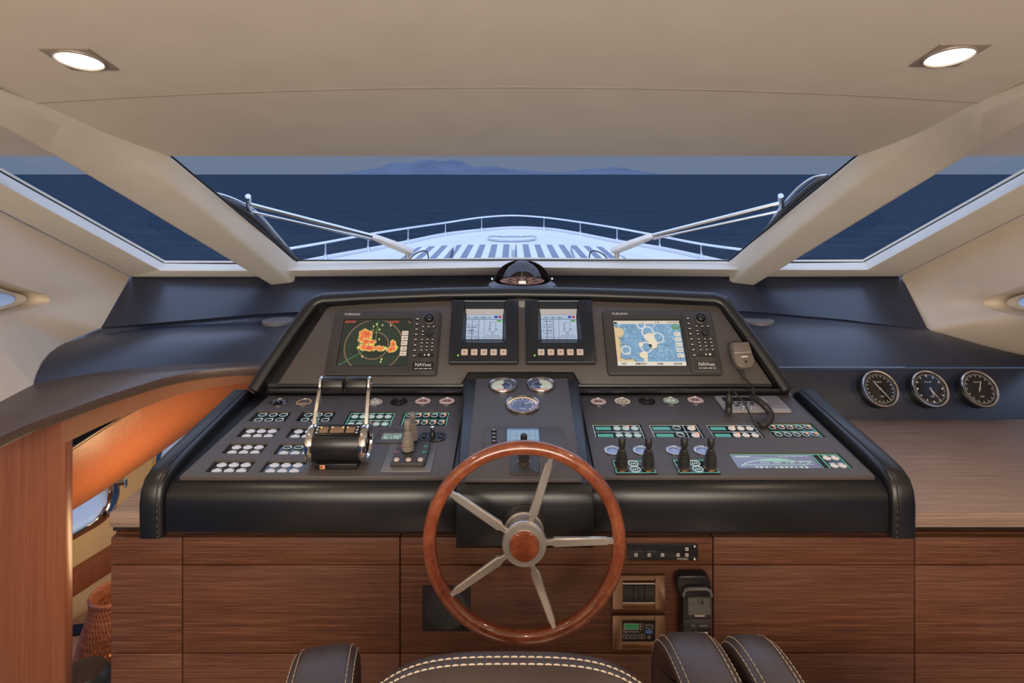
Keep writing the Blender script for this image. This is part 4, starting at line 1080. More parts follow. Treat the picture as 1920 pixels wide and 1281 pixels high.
def split_dial(side, warm):
    def fn(X, Y):
        r = np.hypot(X, Y); a = np.arctan2(Y, X)
        c = np.tile(np.array(lin(46, 50, 74)), (len(X), 1))
        c[(X * side > -.05) & (r < .9)] = lin(200, 200, 180)
        tk = (np.abs(((a / (2 * PI) * 18) + .5) % 1 - .5) < .15) & (r > .55) & (r < .75) & (X * side < -.05); c[tk] = lin(220, 220, 226)
        c[(Y < -.5) & (np.abs(X) < .4)] = lin(222, 150, 110)
        c[r > .92] = lin(120, 110, 110)
        return c
    return fn
def big_dial(X, Y):
    r = np.hypot(X, Y); a = np.arctan2(Y, X)
    c = np.tile(np.array(lin(62, 62, 96)), (len(X), 1))
    c[(r > .84) & (a > .15) & (a < 3.0)] = lin(250, 216, 170); c[(r > .80) & (r <= .84)] = lin(150, 120, 110)
    c[(r > .84) & ((a <= .15) | (a >= 3.0))] = lin(150, 120, 130)
    tk = (np.abs(((a / (2 * PI) * 16) + .5) % 1 - .5) < .14) & (r > .60) & (r < .74) & (a > -.9) & (a < 4) ; c[tk] = lin(230, 224, 226)
    c[(np.abs(Y + .45) < .05) & (np.abs(X) < .18) & (np.sin(X * 60) > -.2)] = lin(200, 200, 210)
    return c
for u, v, rp, fn, lb, na in ((943, 726, 27, split_dial(-1, 0), 'larger gauge with pale left half on the centre panel', -150), (1014, 725, 27, split_dial(1, 0), 'larger gauge with pale right half on the centre panel', 100), (980, 762, 33, big_dial, 'largest gauge with orange-lit arc on the centre panel', 25)):
    r = rp * CN.hit(u, v).y / F
    t = thing('centre_gauge', lb, 'gauge', CN.at(u, v, 0.004), 'gauges on the centre panel')
    part('bezel', G().lathe([(r, -0.002), (r, 0.006), (r * .96, 0.009), (r * .90, 0.007), (r * .87, 0.002), (r * .87, 0)], 48), DCHROME, t)
    painted_disc('dial', r * .88, 22, 90, fn, DIALLIT, t, T(0, 0, 0.0012))
    part('needle', G().prism([(-r * .1, -r * .03), (r * .66, -r * .01), (r * .66, r * .01), (-r * .1, r * .03)], 0.003, 0.004), WHITEP, t, Matrix.Rotation(math.radians(na), 4, 'Z'))
    part('hub', G().lathe([(r * .09, 0.002), (r * .08, 0.006), (0, 0.007)], 14), BLACKP, t)
    part('glass', G().lathe([(r * .90, 0.0070), (r * .5, 0.009), (0, 0.0096)], 40), GLASSG, t)

# ================================================================== LIT SWITCH PANELS
cut_l, cut_r = G(), G()
KD = {}
def disc_mesh(r):
    k_ = round(r, 4)
    if k_ not in KD: KD[k_] = mesh_of('key', G().lathe([(r, 0), (r, 0.0018), (r * .9, 0.0026), (0, 0.0028)], 20))
    return KD[k_]
RING = {}
def ring_mesh(r):
    k_ = round(r, 4)
    if k_ not in RING: RING[k_] = mesh_of('key_ring', G().lathe([(r, 0), (r, 0.0022), (r * .84, 0.0022), (r * .84, 0)], 20))
    return RING[k_]
def switch_panel(corners, layout, lab, cutter, plate, frame_mat=None, style='white', red=()):
    """layout: list of (x0, x1) column groups: ('keys', n) or ('bar',)"""
    m, w, h = LP.rect(*corners)
    m = m @ T(0, 0, 0.0)
    t = thing('lit_switch_panel', lab, 'switch panel', m, 'backlit switch panels set into the console')
    part('backplate', G().prism(rrect(w, h, 0.003), -0.0055, -0.0035), DARKGLASS, t)
    cm = plate.matrix_basis.inverted() @ m
    cutter.prism(rrect(w + 0.002, h + 0.002, 0.004), -0.0045, 0.03, cm)
    z = -0.0034
    if frame_mat:
        fw = 0.0022
        g = G().box(0, h / 2 - .004, 0, w - .006, fw, .0006).box(0, -h / 2 + .004, 0, w - .006, fw, .0006).box(-w / 2 + .004, 0, 0, fw, h - .006, .0006).box(w / 2 - .004, 0, 0, fw, h - .006, .0006)
        part('outline', g, frame_mat, t, T(0, 0, z))
    # columns
    x = -w / 2 + 0.008; tot = w - 0.016
    unit = sum(c[1] if c[0] == 'keys' else c[1] for c in layout)
    i = 0
    for c in layout:
        cwid = tot * c[1] / unit
        for row in (0, 1):
            y = (0.24 if row == 0 else -0.24) * h
            if c[0] == 'keys':
                n = c[1]
                rk = tot / unit * 0.41; KS = Matrix.Diagonal((1, min(1, h * .158 / rk), 1, 1))
                for q in range(int(n)):
                    xx = x + cwid * (q + .5) / n
                    sty = c[2] if len(c) > 2 else style
                    if isinstance(sty, tuple): sty = sty[row]
                    if sty == 'ring':
                        ky = add('key', disc_mesh(rk), DARKGLASS, t, T(xx, y, z) @ KS); add('key_ring', ring_mesh(rk * .98), KEYG, ky, T(0, 0, 0.0010))
                    else:
                        ky = add('key', disc_mesh(rk), {'white': KEYW, 'cream': KEYC, 'green': KEYG}[sty], t, T(xx, y, z) @ KS)
                    if (row, i + q) in red:
                        add('indicator', disc_mesh(rk * .34), REDL, ky, T(rk * .66, rk * .55, 0.0022))
                    else:
                        add('indicator', disc_mesh(rk * .22), KEYW if sty == 'ring' else GREYT, ky, T(rk * .66, rk * .55, 0.0018))
                    add('caption', CAPM, LINEW, t, T(xx, y + h * .205, z))
            elif c[0] == 'bar':
                nb = part('level_bar', G().box(0, 0, 0, cwid * .86, h * .22, 0.0008), BARG, t, T(x + cwid * .48, y, z))
                g = G()
                for q in range(7): g.box(-cwid * .36 + q * cwid * .12, 0, 0.0006, 0.0014, h * .12, 0.0004)
                part('scale_marks', g, LINEG, nb)
        if c[0] == 'keys': i += int(c[1])
        if c[0] == 'gap':
            part('divider', G().box(x + cwid / 2, 0, z, 0.0022, h - .008, 0.0008), frame_mat or LINEW, t)
        x += cwid
    if frame_mat: part('mid_line', G().box(0, 0, z, w - .012, 0.0018, .0006), frame_mat, t)
CAPM = mesh_of('caption', G().box(0, 0, 0, 0.018, 0.0026, 0.0006))
def par(tl, tr, br, bl): return (tl, tr, br, bl)
Z3 = lambda pts: tuple((260 + x / 4, 700 + y / 4) for x, y in pts)
switch_panel(Z3([(878, 291), (1145, 291), (1108, 368), (836, 368)]), [('keys', 3, 'ring')], 'six-key dark green switch panel, rear outer corner of left panel', cut_l, lp_left, None)
switch_panel(Z3([(1222, 291), (1480, 291), (1452, 368), (1188, 368)]), [('keys', 3, 'ring')], 'six-key dark green switch panel partly behind the left throttle lever', cut_l, lp_left, None)
switch_panel(Z3([(1580, 291), (1922, 291), (1892, 407), (1534, 407)]), [('keys', 5, 'green')], 'ten-key switch panel with grey keys in bright green frame', cut_l, lp_left, LINEG)
switch_panel(((758, 772), (843, 772), (838, 800), (750, 800)), [('keys', 5, 'ring')], 'ten-key switch panel with red marks, left of the centre block', cut_l, lp_left, LINEG, red={(r, c) for r in (0, 1) for c in range(5)} - {(0, 3)})
switch_panel(Z3([(792, 410), (1064, 410), (1026, 486), (738, 486)]), [('keys', 3)], 'six-key white switch panel, second row, outer column', cut_l, lp_left, None)
switch_panel(Z3([(1150, 413), (1420, 413), (1395, 490), (1106, 490)]), [('keys', 3)], 'six-key white switch panel, second row, touching the left throttle lever', cut_l, lp_left, None)
switch_panel(Z3([(686, 530), (970, 530), (924, 610), (626, 610)]), [('keys', 3)], 'six-key white switch panel, third row, outer column', cut_l, lp_left, None)
switch_panel(Z3([(1064, 533), (1350, 533), (1318, 616), (1014, 616)]), [('keys', 3, ('ring', 'white'))], 'six-key switch panel with green upper keys, beside the throttle drum', cut_l, lp_left, None)
switch_panel(Z3([(576, 660), (878, 660), (824, 750), (500, 750)]), [('keys', 3)], 'six-key white switch panel, front row, outermost', cut_l, lp_left, None)
switch_panel(Z3([(966, 662), (1264, 662), (1222, 752), (910, 752)]), [('keys', 3)], 'six-key white switch panel, front row, nearest the throttle base', cut_l, lp_left, None)
Z5 = lambda pts: tuple((1080 + x / 4.8, 720 + y / 4.8) for x, y in pts)
switch_panel(Z5([(145, 360), (585, 360), (622, 492), (168, 492)]), [('bar', 2), ('keys', 3, 'green')], 'switch panel with teal bars nearest the centre block, right side', cut_r, lp_right, LINEW, red={(0, 1)})
switch_panel(Z5([(656, 360), (1090, 360), (1160, 492), (700, 492)]), [('bar', 2), ('keys', 1, 'ring'), ('gap', .5), ('keys', 1, 'cream')], 'switch panel with teal bars and divided key column, right side', cut_r, lp_right, LINEW, red={(0, 1), (1, 1)})
switch_panel(Z5([(1172, 362), (1610, 362), (1692, 490), (1232, 490)]), [('bar', 2), ('keys', 3, 'cream')], 'switch panel with teal bars and cream keys, below the radio', cut_r, lp_right, LINEW, red={(0, 0), (1, 0)})
switch_panel(((1433, 794), (1522, 794), (1546, 822), (1450, 822)), [('keys', 5, 'ring')], 'ten-key switch panel with red lights at the right cheek', cut_r, lp_right, LINEG, red={(0, 0), (0, 1), (0, 2), (0, 4), (1, 3), (1, 4)})
# ---- lit ship mimic panel
def mimic_fn(U, V):
    c = np.array(lin(118, 120, 146))[None, :] * (0.9 + .2 * V)[:, None]
    ln = lin(196, 224, 214); gl = lin(150, 190, 172)
    hullb = .34; 
    top = np.where(U < .18, .36 + (U - .08) * 1.6, np.where(U < .32, .50 + (U - .18) * 1.0, np.where(U < .80, .60 - (U - .32) * .12, .54)))
    c[(np.abs(V - top) < .018) & (U > .10) & (U < .93)] = ln
    c[(np.abs(V - hullb) < .016) & (U > .06) & (U < .93)] = ln
    c[(np.abs(V - .25) < .010) & (U > .10) & (U < .84)] = gl
    bow = np.abs(V - (.26 + (U - .80) * 1.9)); c[(bow < .02) & (U > .80) & (U < .95)] = gl
    sup = .60 + .14 * np.sin(np.clip((U - .25) / .50, 0, 1) * PI); c[(V < sup) & (V > .56 - (U - .3) * .1) & (U > .26) & (U < .74)] = gl
    c[(np.abs(V - .78) < .012) & (U > .25) & (U < .70) & (V > .60)] = gl
    for a in (.32, .36, .40, .63, .68, .71, .79): c[(np.abs(U - a) < .012) & (np.abs(V - .46) < .022)] = ln
    c[(U > .47) & (U < .56) & (np.abs(V - .46) < .024)] = ln
    for q in range(11):
        a = .22 + q * .06; c[(np.abs(U - a) < .016) & (np.abs(V - .12) < .07) & (fnoise(U * 50, V * 14, 4) > .42)] = ln
    c[(U > .03) & (U < .24) & (np.abs(V - .88) < .05) & (np.sin(U * 300) > -.1)] = ln
    c[(U > .58) & (U < .95) & (np.abs(V - .90) < .03) & (np.sin(U * 330) > .1)] = ln
    c[(U > .05) & (U < .10) & (np.abs(V - .27) < .04)] = gl
    return c
m, w, h = LP.rect((1365, 850), (1569, 850), (1601, 880), (1386, 880))
t = thing('ship_mimic_panel', 'wide lit panel with a yacht outline and four keys, front right', 'switch panel', m)
part('backplate', G().prism(rrect(w, h, 0.003), -0.0055, -0.0035), DARKGLASS, t)
cut_r.prism(rrect(w + .002, h + .002, .004), -0.0045, 0.03, lp_right.matrix_basis.inverted() @ m)
mw = w * .735
painted('mimic_screen', mw, h * .92, 170, 44, mimic_fn, SCREEN, t, T(-w / 2 + mw / 2 + .004, 0, -0.0032))
for x in (-w / 2 + .003, -w / 2 + mw + .008, -w / 2 + mw + .028, w / 2 - .003): part('edge_line', G().box(x, 0, -.003, .0022, h * .94, .0006), LINEG, t)
part('edge_line', G().box(0, h / 2 - .003, -.003, w - .006, .0022, .0006), LINEG, t)
for a in (.30, .72):
    for y in (.24, -.24):
        x = w / 2 - (w - mw - .03) + (w - mw - .03) * a - .002
        ky = add('key', disc_mesh(.0115), KEYC, t, T(x, y * h, -.0034)); add('indicator', disc_mesh(.004), GREYT, ky, T(.008, .006, .0018))
        add('caption', CAPM, LINEW, t, T(x, y * h + .0155, -.0034))
# recess for joystick plates and small items is on the surface; now cut the recesses
boolean_cut(lp_left, cut_l)
boolean_cut(lp_right, cut_r)

# ================================================================== THROTTLE
base = LP.hit(634, 876)
t = thing('throttle_control', 'twin lever engine throttle with black drum and chrome sides', 'throttle', LP.mat(base))
sc = base.y / F
bw = 78 * sc
part('base_plate', G().box(0, 0.02, 0.012, bw, 0.085, 0.020).bevel(0.003), BLACKP, t)
bdg = part('badge', G().box(-bw * .32, -0.0235, 0.013, 0.015, 0.001, 0.012), M('orange_badge', (0.75, 0.32, 0.16), 0.5), t)
part('badge_mark', G().box(-bw * .34, -0.0245, 0.013, 0.004, 0.001, 0.006), BLACKP, bdg)
R_ = 0.052; dw = 0.142; zc = 0.066; yc = 0.020
rotx = T(0, yc, zc) @ Matrix.Rotation(PI / 2, 4, 'Y')
part('drum', G().lathe([(0, -dw / 2), (R_ * .97, -dw / 2), (R_, -dw / 2 + .004), (R_, dw / 2 - .004), (R_ * .97, dw / 2), (0, dw / 2)], 56, rotx), BLACKP, t)
for s in (-1, 1):
    mm = T(s * (dw / 2 + .009), yc, zc) @ Matrix.Rotation(PI / 2, 4, 'Y')
    part('side_ring', G().lathe([(R_ * .62, -.004), (R_ * 1.02, -.010), (R_ * 1.07, -.006), (R_ * 1.07, .006), (R_ * 1.02, .010), (R_ * .80, .010), (R_ * .76, .004), (R_ * .62, .004), (R_ * .62, -.004)], 56, mm), CHROME, t)
    lv = [(s * (dw / 2 + .009), yc + .012, zc + R_ * .75), (s * (dw / 2 + .008), yc + .034, zc + R_ + .030), (s * (dw / 2 + .006), yc + .062, zc + R_ + .078), (s * (dw / 2 + .004), yc + .078, zc + R_ + .100)]
    pth = smooth_path(lv, 5)
    secs = []
    for i, p in enumerate(pth):
        wy = 0.013 - 0.004 * i / len(pth)
        secs.append([p + Vector((a, b, 0)) for a, b in ((-.005, -wy), (.005, -wy), (.006, 0), (.005, wy), (-.005, wy), (-.006, 0))])
    lev = part('lever', G().loft(secs), CHROME, t)
    e = pth[-1]; gx0 = s * 0.0035; gx1 = s * (dw / 2 + .001)
    gp = part('grip', G().loft([[(x, e.y + yy, e.z + zz + .004) for yy, zz in ((-.020, -.030), (.004, -.026), (.018, -.010), (.018, .008), (.004, .018), (-.012, .014), (-.022, -.006))] for x in (gx0, gx1)]).bevel(.005, 3), BLACKP, lev)
    part('grip_end', G().loft([[(x, e.y + yy * 1.03, e.z + zz * 1.03 + .004) for yy, zz in ((-.020, -.030), (.004, -.026), (.018, -.010), (.018, .008), (.004, .018), (-.012, .014), (-.022, -.006))] for x in (gx1, gx1 + s * .008)]).bevel(.002), CHROME, lev)
pm = lambda x, ang: T(0, yc, zc) @ Matrix.Rotation(math.radians(ang), 4, 'X') @ T(x, 0, R_)
kp = part('keypad', G().box(0, 0, 0.001, dw * .92, .036, .003).bevel(.001), BLACKP, t, pm(0, 22))
for x, ww in ((-.040, .026), (0, .042), (.040, .026)):
    ky = part('key', G().box(0, 0, 0, ww, .022, .0016).bevel(.0006), M('brown_lit_key', (0.22, 0.14, 0.09), 0.4), kp, T(x, 0, .003))
    part('indicator', G().box(-ww * .38, .008, .0012, .004, .004, .001), AMBERL, ky)
    if ww > .03: part('indicator', G().box(ww * .38, .008, .0012, .004, .004, .001), AMBERL, ky)
for x in (-.060, .060):
    for y in (-.010, 0, .010): part('lamp_mark', G().box(x, y, .003, .006, .004, .001), KEYW, kp)

# ================================================================== JOYSTICKS
def joystick(parent, M0, H, r, mt, rings=6):
    st = part('lever', G().lathe([(0, H), (r * .50, H), (r * .58, H * .98), (r * .60, H * .76), (r * .50, H * .70), (r * .34, H * .66), (r * .34, H * .5), (0, H * .5)], 20, M0), mt, parent)
    pr = []
    for i in range(rings):
        f = i / rings; z0 = H * (.12 + .50 * f); rr = r * (1.0 + .10 * math.sin(PI * f) - .52 * f ** 1.6)
        pr += [(rr * .84, z0), (rr, z0 + H * .022), (rr * .98, z0 + H * .052), (rr * .82, z0 + H * .068)]
    pr = [(0, 0), (r * .98, 0), (r * 1.0, H * .10)] + pr + [(r * .38, H * .645), (0, H * .65)]
    part('boot', G().lathe(pr, 24, M0), mt, parent, None, 25)
    part('collar', G().lathe([(r * 1.0, 0), (r * 1.14, 0), (r * 1.14, H * .03), (r * 1.0, H * .045)], 24, M0), BRONZE if mt is RUBBER else BLACKP, parent)
def stick_plate(corners, ju, jlab):
    m, w, h = LP.rect(*corners); m = m @ T(0, 0, 0.0045)
    t = thing('joystick_plate', jlab, 'switch plate', m, 'dark plates under the black joysticks')
    part('plate', G().prism(rrect(w, h, .004), 0, .004).bevel(.001), DARKGLASS, t)
    g = G(); fw = .0016
    g.box(0, h / 2 - .004, .0043, w - .008, fw, .0005).box(0, -h / 2 + .004, .0043, w - .008, fw, .0005).box(-w / 2 + .004, 0, .0043, fw, h - .008, .0005).box(w / 2 - .004, 0, .0043, fw, h - .008, .0005)
    part('outline', g, LINEG, t)
    for y in (.016, -.016):
        add('key_ring', ring_mesh(.016), KEYG, t, T(0, y, .004))
        g = G()
        for q in (-1, 0, 1): g.box(q * .006, 0, .0045, .0035, .007, .0006)
        part('pictogram', g, LINEW, t, T(0, y, 0))
    for s in (-1, 1): part('label_strip', G().box(s * w * .32, -h * .40, .0045, .026, .004, .0006), BRONZE, t)
stick_plate(((1148, 868), (1224, 868), (1232, 893), (1153, 893)), (1166, 1214), 'dark plate under the two black joysticks nearer the wheel')
stick_plate(((1262, 867), (1338, 867), (1351, 893), (1271, 893)), (1281, 1331), 'dark plate under the two black joysticks nearer the yacht outline panel')
for u, ut, lb in ((1165.5, 1166.5, 'first black rubber joystick right of the steering wheel'), (1215, 1214.5, 'second black rubber joystick right of the steering wheel'), (1282, 1282.5, 'third black rubber joystick right of the steering wheel'), (1332, 1331.5, 'black rubber joystick nearest the yacht outline panel')):
    t = thing('joystick', lb, 'joystick', LP.at(u, 883, 0.009), 'black joysticks on the right switch panel')
    joystick(t, Matrix.Identity(4), 0.093, 0.0178, RUBBER, 7)
# twin taupe thruster joysticks
m, w, h = LP.rect((733, 836), (820, 836), (808, 889), (713, 889)); m = m @ T(0, 0, .004)
t = thing('thruster_control', 'dark plate with grey pad, twin taupe joysticks and three buttons', 'joystick', m)
part('plate', G().prism(rrect(w, h, .003), 0, .004).bevel(.0015), GREYT, t)
pad = part('pad', G().prism([(-w * .33, -h * .38), (w * .33, -h * .38), (w * .37, -h * .32), (w * .37, h * .40), (w * .30, h * .47), (-w * .22, h * .47), (-w * .30, h * .36)], .004, .018).bevel(.003), DEVICE, t)
for x, lbm in ((-.22, IVORYK), (.02, IVORYK), (.26, IVORYK)):
    part('button', G().lathe([(.0085, 0), (.0085, .003), (.006, .005), (0, .005)], 20), lbm, t, T(w * x, -h * .27, .018))
GREENP = M('green_print', (0.05, 0.35, 0.20), 0.5); REDP = M('dull_red_print', (0.40, 0.10, 0.12), 0.5)
for x, y, mm in ((.30, .02, GREENP), (.30, .22, GREENP), (-.28, .02, REDP), (-.24, .22, REDP)):
    s = 1 if x > 0 else -1
    part('arrow_mark', G().prism([(-.006 * s, -.006), (.008 * s, 0), (-.006 * s, .006)], 0, .0006), mm, t, T(w * x, h * y, .0181))
def jl(u, v): 
    q = m.inverted() @ LP.hit(u, v); return T(q.x, q.y, .018)
joystick(t, jl(765, 858), .098, .0185, TAUPEJ, 6)
joystick(t, jl(774, 838), .090, .0165, TAUPEJ, 6)
# small recessed text display
m, w, h = LP.rect((712, 810), (765, 810), (760, 834), (702, 834))
t = thing('text_display', 'small recessed green-grey text display behind the taupe joysticks', 'display', m @ T(0, 0, .004))
bz = part('bezel', G().prism(rrect(w, h, .004), 0, .004).bevel(.001), PANEL, t)
boolean_cut(bz, G().prism(rrect(w * .66, h * .56, .002), .001, .02))
def txt_fn(U, V):
    c = np.tile(np.array(lin(104, 124, 120)), (len(U), 1)); c[(np.abs(V - .5) < .3) & (fnoise(U * 50, V * 4, 2) > .56)] = lin(190, 210, 196); return c
painted('screen', w * .66, h * .56, 60, 16, txt_fn, SCREEN, t, T(0, 0, .0014))
# oval mirror style control
t = thing('oval_control', 'black oval control with small upright knob beside taupe joysticks', 'control', LP.at(811, 823, .004))
so = LP.hit(811, 823).y / F
part('surround', G().prism(rrect(50 * so, .052, .022, 8), 0, .005).bevel(.002), BLACKP, t)
part('well', G().prism(rrect(42 * so, .040, .017, 8), .005, .006), NAVYP, t)
for s in (-1, 1): part('side_key', G().prism(rrect(.014, .020, .003), .006, .010).bevel(.001), BLACKP, t, T(s * .028, -.002, 0))
kn = part('knob', G().lathe([(.010, .006), (.008, .016), (.005, .022), (.005, .026), (0, .026)], 20), BLACKP, t)
part('knob_tip', G().lathe([(.004, .026), (.0075, .030), (.007, .037), (0, .040)], 18), CHROME, kn)

# ================================================================== AUTOPILOT ON THE CENTRE PANEL
m, w, h = CN.rect((910, 806), (1052, 806), (1062, 848), (906, 848)); 
t = thing('autopilot_head', 'flush autopilot display with four keys above the wheel rim', 'display', m @ T(0, 0, .004))
part('fascia', G().prism(rrect(w, h, .008), 0, .005).bevel(.002), PANEL, t)
ms, ws, hs_ = CN.rect((948, 808), (1013, 808), (1015, 846), (947, 846)); q = t.matrix_basis.inverted() @ ms.translation
part('screen_frame', G().prism(rrect(ws, hs_, .002), .005, .0065), NAVYP, t, T(q.x, q.y, 0))
def ap_fn(U, V):
    c = np.tile(np.array(lin(126, 150, 170)), (len(U), 1)); c[(np.abs(V - .6) < .008) | (np.abs((U * 5) % 1 - .5) < .02)] = lin(104, 126, 148); c[V > .9] = lin(88, 104, 140); return c
painted('screen', ws * .90, hs_ * .92, 50, 40, ap_fn, SCREEN, t, T(q.x, q.y, .0068))
kyo = mesh_of('key', G().prism([(.009 * math.cos(2 * PI * i / 16), .0065 * math.sin(2 * PI * i / 16)) for i in range(16)], 0, .004).bevel(.0012, 1, 60))
for v in (813, 820, 827, 834):
    q2 = t.matrix_basis.inverted() @ CN.hit(926, v); ky = add('key', kyo, BLACKP, t, T(q2.x, q2.y, .005)); part('key_legend', G().box(0, 0, .0043, .008, .003, .0004), CREAMP, ky)
m, w, h = CN.rect((960, 862), (1008, 862), (1012, 889), (954, 889))
t = thing('steering_joystick', 'black steering joystick on taupe plate behind the wheel rim', 'joystick', m @ T(0, 0, .004))
part('plate', G().prism(rrect(w, h * 1.3, .006), 0, .005).bevel(.002), DEVICE, t)
joystick(t, T(-.002, .012, .005), .085, .0165, RUBBER, 6)

# ================================================================== VHF RADIO AND HAND MICROPHONE
m, w, h = LP.rect((1338, 748), (1456, 748), (1486, 777), (1361, 777)); m = m @ T(0, 0, .004)
t = thing('vhf_radio', 'silver-grey marine radio beside the right console cheek', 'radio', m)
part('faceplate', G().prism(rrect(w, h, .008), 0, .008).bevel(.002), RADIOM, t)
part('display_window', G().prism(rrect(w * .46, h * .26, .003), .008, .0088), DARKGLASS, t, T(-w * .18, h * .26, 0))
kb = mesh_of('key', G().prism(rrect(.015, .010, .004), 0, .003).bevel(.001))
for x, y in ((-.30, .0), (-.20, .0), (-.10, .0), (.0, .0), (-.26, -.16), (-.15, -.16), (-.04, -.16)): add('key', kb, BLACKP, t, T(w * x, h * y, .008))
for x in (-.20, -.08): part('small_knob', G().lathe([(.007, 0), (.0065, .010), (0, .011)], 18), STEEL, t, T(w * x, -h * .34, .008))
part('tuning_knob', G().lathe([(.019, 0), (.018, .020), (.016, .023), (0, .023)], 28), RADIOM, t, T(w * .11, -h * .18, .008))
g = G()
for q in range(6): g.box(w * .34, h * (.30 - .12 * q), .0083, w * .24, .0022, .0006)
part('speaker_slots', g, DEVICE, t)
pq = LP.hit(1366, 774, .010)
t = thing('microphone_plug', 'black upright plug with curved lead on the radio', 'plug', LP.mat(pq))
part('plug_body', G().lathe([(.0125, 0), (.0125, .018), (.0112, .020), (.0112, .026), (.0122, .028), (.0122, .054), (.009, .060), (.005, .068), (0, .068)], 22), RUBBER, t)
pl = lambda u, v, off: (t.matrix_basis.inverted() @ LP.hit(u, v, off))
lead = [Vector((0, 0, .068)), Vector((.004, .002, .085)), pl(1382, 741, .07), pl(1398, 760, .05), pl(1412, 790, .02), pl(1423, 797, .012)]
part('lead', G().tube(smooth_path(lead, 8), .0032, 8), RUBBER, t)
mc = UP.hit(1386, 672, .006)
mic = thing('hand_microphone', 'grey-brown hand microphone clipped on the display panel', 'microphone', UP.mat(mc, 0.06))
sm = mc.y / F
ol = [(-.038, .046), (-.030, .050), (.028, .050), (.036, .046), (.038, .012), (.043, -.012), (.040, -.034), (.024, -.052), (-.018, -.054), (-.036, -.036), (-.040, -.010)]
MICM = M('grey_brown_microphone_plastic', (0.155, 0.125, 0.105), 0.35)
part('bracket', G().prism([(-.03, .046), (.03, .046), (.026, -.03), (-.026, -.03)], .0, .014).bevel(.002), BLACKP, mic)
part('body', G().prism(ol, .014, .046).bevel(.008, 3), MICM, mic)
part('head', G().prism([(-.034, .046), (.034, .046), (.036, .006), (-.036, .006)], .044, .054).bevel(.003), MICM, mic)
part('ridge', G().box(0, .004, .050, .070, .005, .008).bevel(.001), RADIOM, mic)
part('name_mark', G().box(.004, -.010, .0464, .026, .0045, .0006), WHITEP, mic)
part('screw', G().lathe([(.005, .046), (.005, .048), (0, .0485)], 14), BLACKP, mic, T(.004, -.030, 0))
inv = mic.matrix_basis.inverted()
part('strain_relief', G().tube([inv @ UP.hit(1387, 692, .03), inv @ UP.hit(1393, 702, .03), inv @ UP.hit(1397, 712, .03)], [.007, .006, .004], 10), RUBBER, mic)
c0 = [UP.hit(1396, 709, .03), UP.hit(1408, 722, .035), LP.hit(1413, 734, .10), LP.hit(1410, 744, .07)]
part('cord', G().tube([inv @ p for p in smooth_path(c0, 8)], .0030, 8), RUBBER, mic)
hp_ = smooth_path([LP.hit(1408, 743, .070), LP.hit(1424, 753, .055), LP.hit(1440, 768, .036), LP.hit(1445, 782, .022), LP.hit(1438, 793, .015), LP.hit(1424, 798, .013)], 26)
hl = []; ph_ = 0.0
for i in range(len(hp_) - 1):
    for s in range(4):
        p = hp_[i].lerp(hp_[i + 1], s / 4); tg = (hp_[i + 1] - hp_[i]).normalized(); nn = tg.cross(Vector((0, 0, 1))).normalized(); b2 = tg.cross(nn)
        ph_ += 2 * PI / 13.0
        hl.append(inv @ (p + (nn * math.cos(ph_) + b2 * math.sin(ph_)) * .0098))
part('coiled_cord', G().tube(hl, .0030, 6), RUBBER, mic)

# ================================================================== COMPASS
cpz = UP.hit(979, 548, .02)
cc = P(979, 541, 2.74)
t = thing('compass', 'domed marine compass with smoked glass on the console top', 'compass', Matrix.Translation(cc))
kc = 2.74 / F
Rb = 74 * kc
part('plinth', G().lathe([(Rb * 1.02, -.08), (Rb * 1.0, -.022), (Rb * .97, -.008), (Rb * .86, .010), (Rb * .78, .016), (0, .016)], 56), LEATHER, t)
part('ring', G().lathe([(.150, .012), (.150, .019), (.137, .026), (.128, .031), (.120, .033), (.120, .018)], 56), BLACKP, t)
part('mark_plate', G().prism(rrect(.040, .008, .002), 0, .002), CREAMP, t, T(0, -.146, .020) @ Matrix.Rotation(math.radians(40), 4, 'X'))
def card_fn(X, Y):
    r = np.hypot(X, Y); a = np.arctan2(Y, X)
    c = np.tile(np.array(lin(90, 40, 44)), (len(X), 1))
    tk = (np.abs(((a / (2 * PI) * 36) + .5) % 1 - .5) < .2) & (r > .70) & (r < .95); c[tk] = lin(250, 200, 190)
    tk = (np.abs(((a / (2 * PI) * 8) + .5) % 1 - .5) < .18) & (r > .35) & (r < .60); c[tk] = lin(250, 214, 200)
    return c
painted_disc('card', .100, 14, 180, card_fn, DIALLIT, t, T(0, 0, .035))
part('lubber_pin', G().lathe([(.010, .035), (.008, .043), (.0022, .047), (.0012, .084), (0, .085)], 14), M('pale_pin', (.75, .6, .55), .4), t)
rd = .094
part('dome', G().lathe([(rd * math.cos(a), .031 + rd * math.sin(a)) for a in [PI / 2 * i / 14 for i in range(15)][:-1]] + [(0, .031 + rd)], 56), SMOKE, t, sharp=80)
Rh = .128
g = G()
rows = []
for i in range(25):
    a = math.radians(8 + 164 * i / 24)
    rows.append([(Rh * math.cos(a) * math.cos(b), Rh * math.sin(a) * math.cos(b) * .9 - .01, .026 + Rh * .80 * math.sin(b)) for b in [math.radians(0 + 74 * j / 10) for j in range(11)]])
g.loft(rows, closed=False)
hood = part('hood', g, BLACKP, t, sharp=80)
sd = hood.modifiers.new('thick', 'SOLIDIFY'); sd.thickness = .004
for s in (-1, 1): part('hood_screw', G().lathe([(.006, -.004), (.006, .004), (0, .006)], 14, T(s * .134, .01, .040) @ Matrix.Rotation(s * PI / 2, 4, 'Y')), CHROME, t)

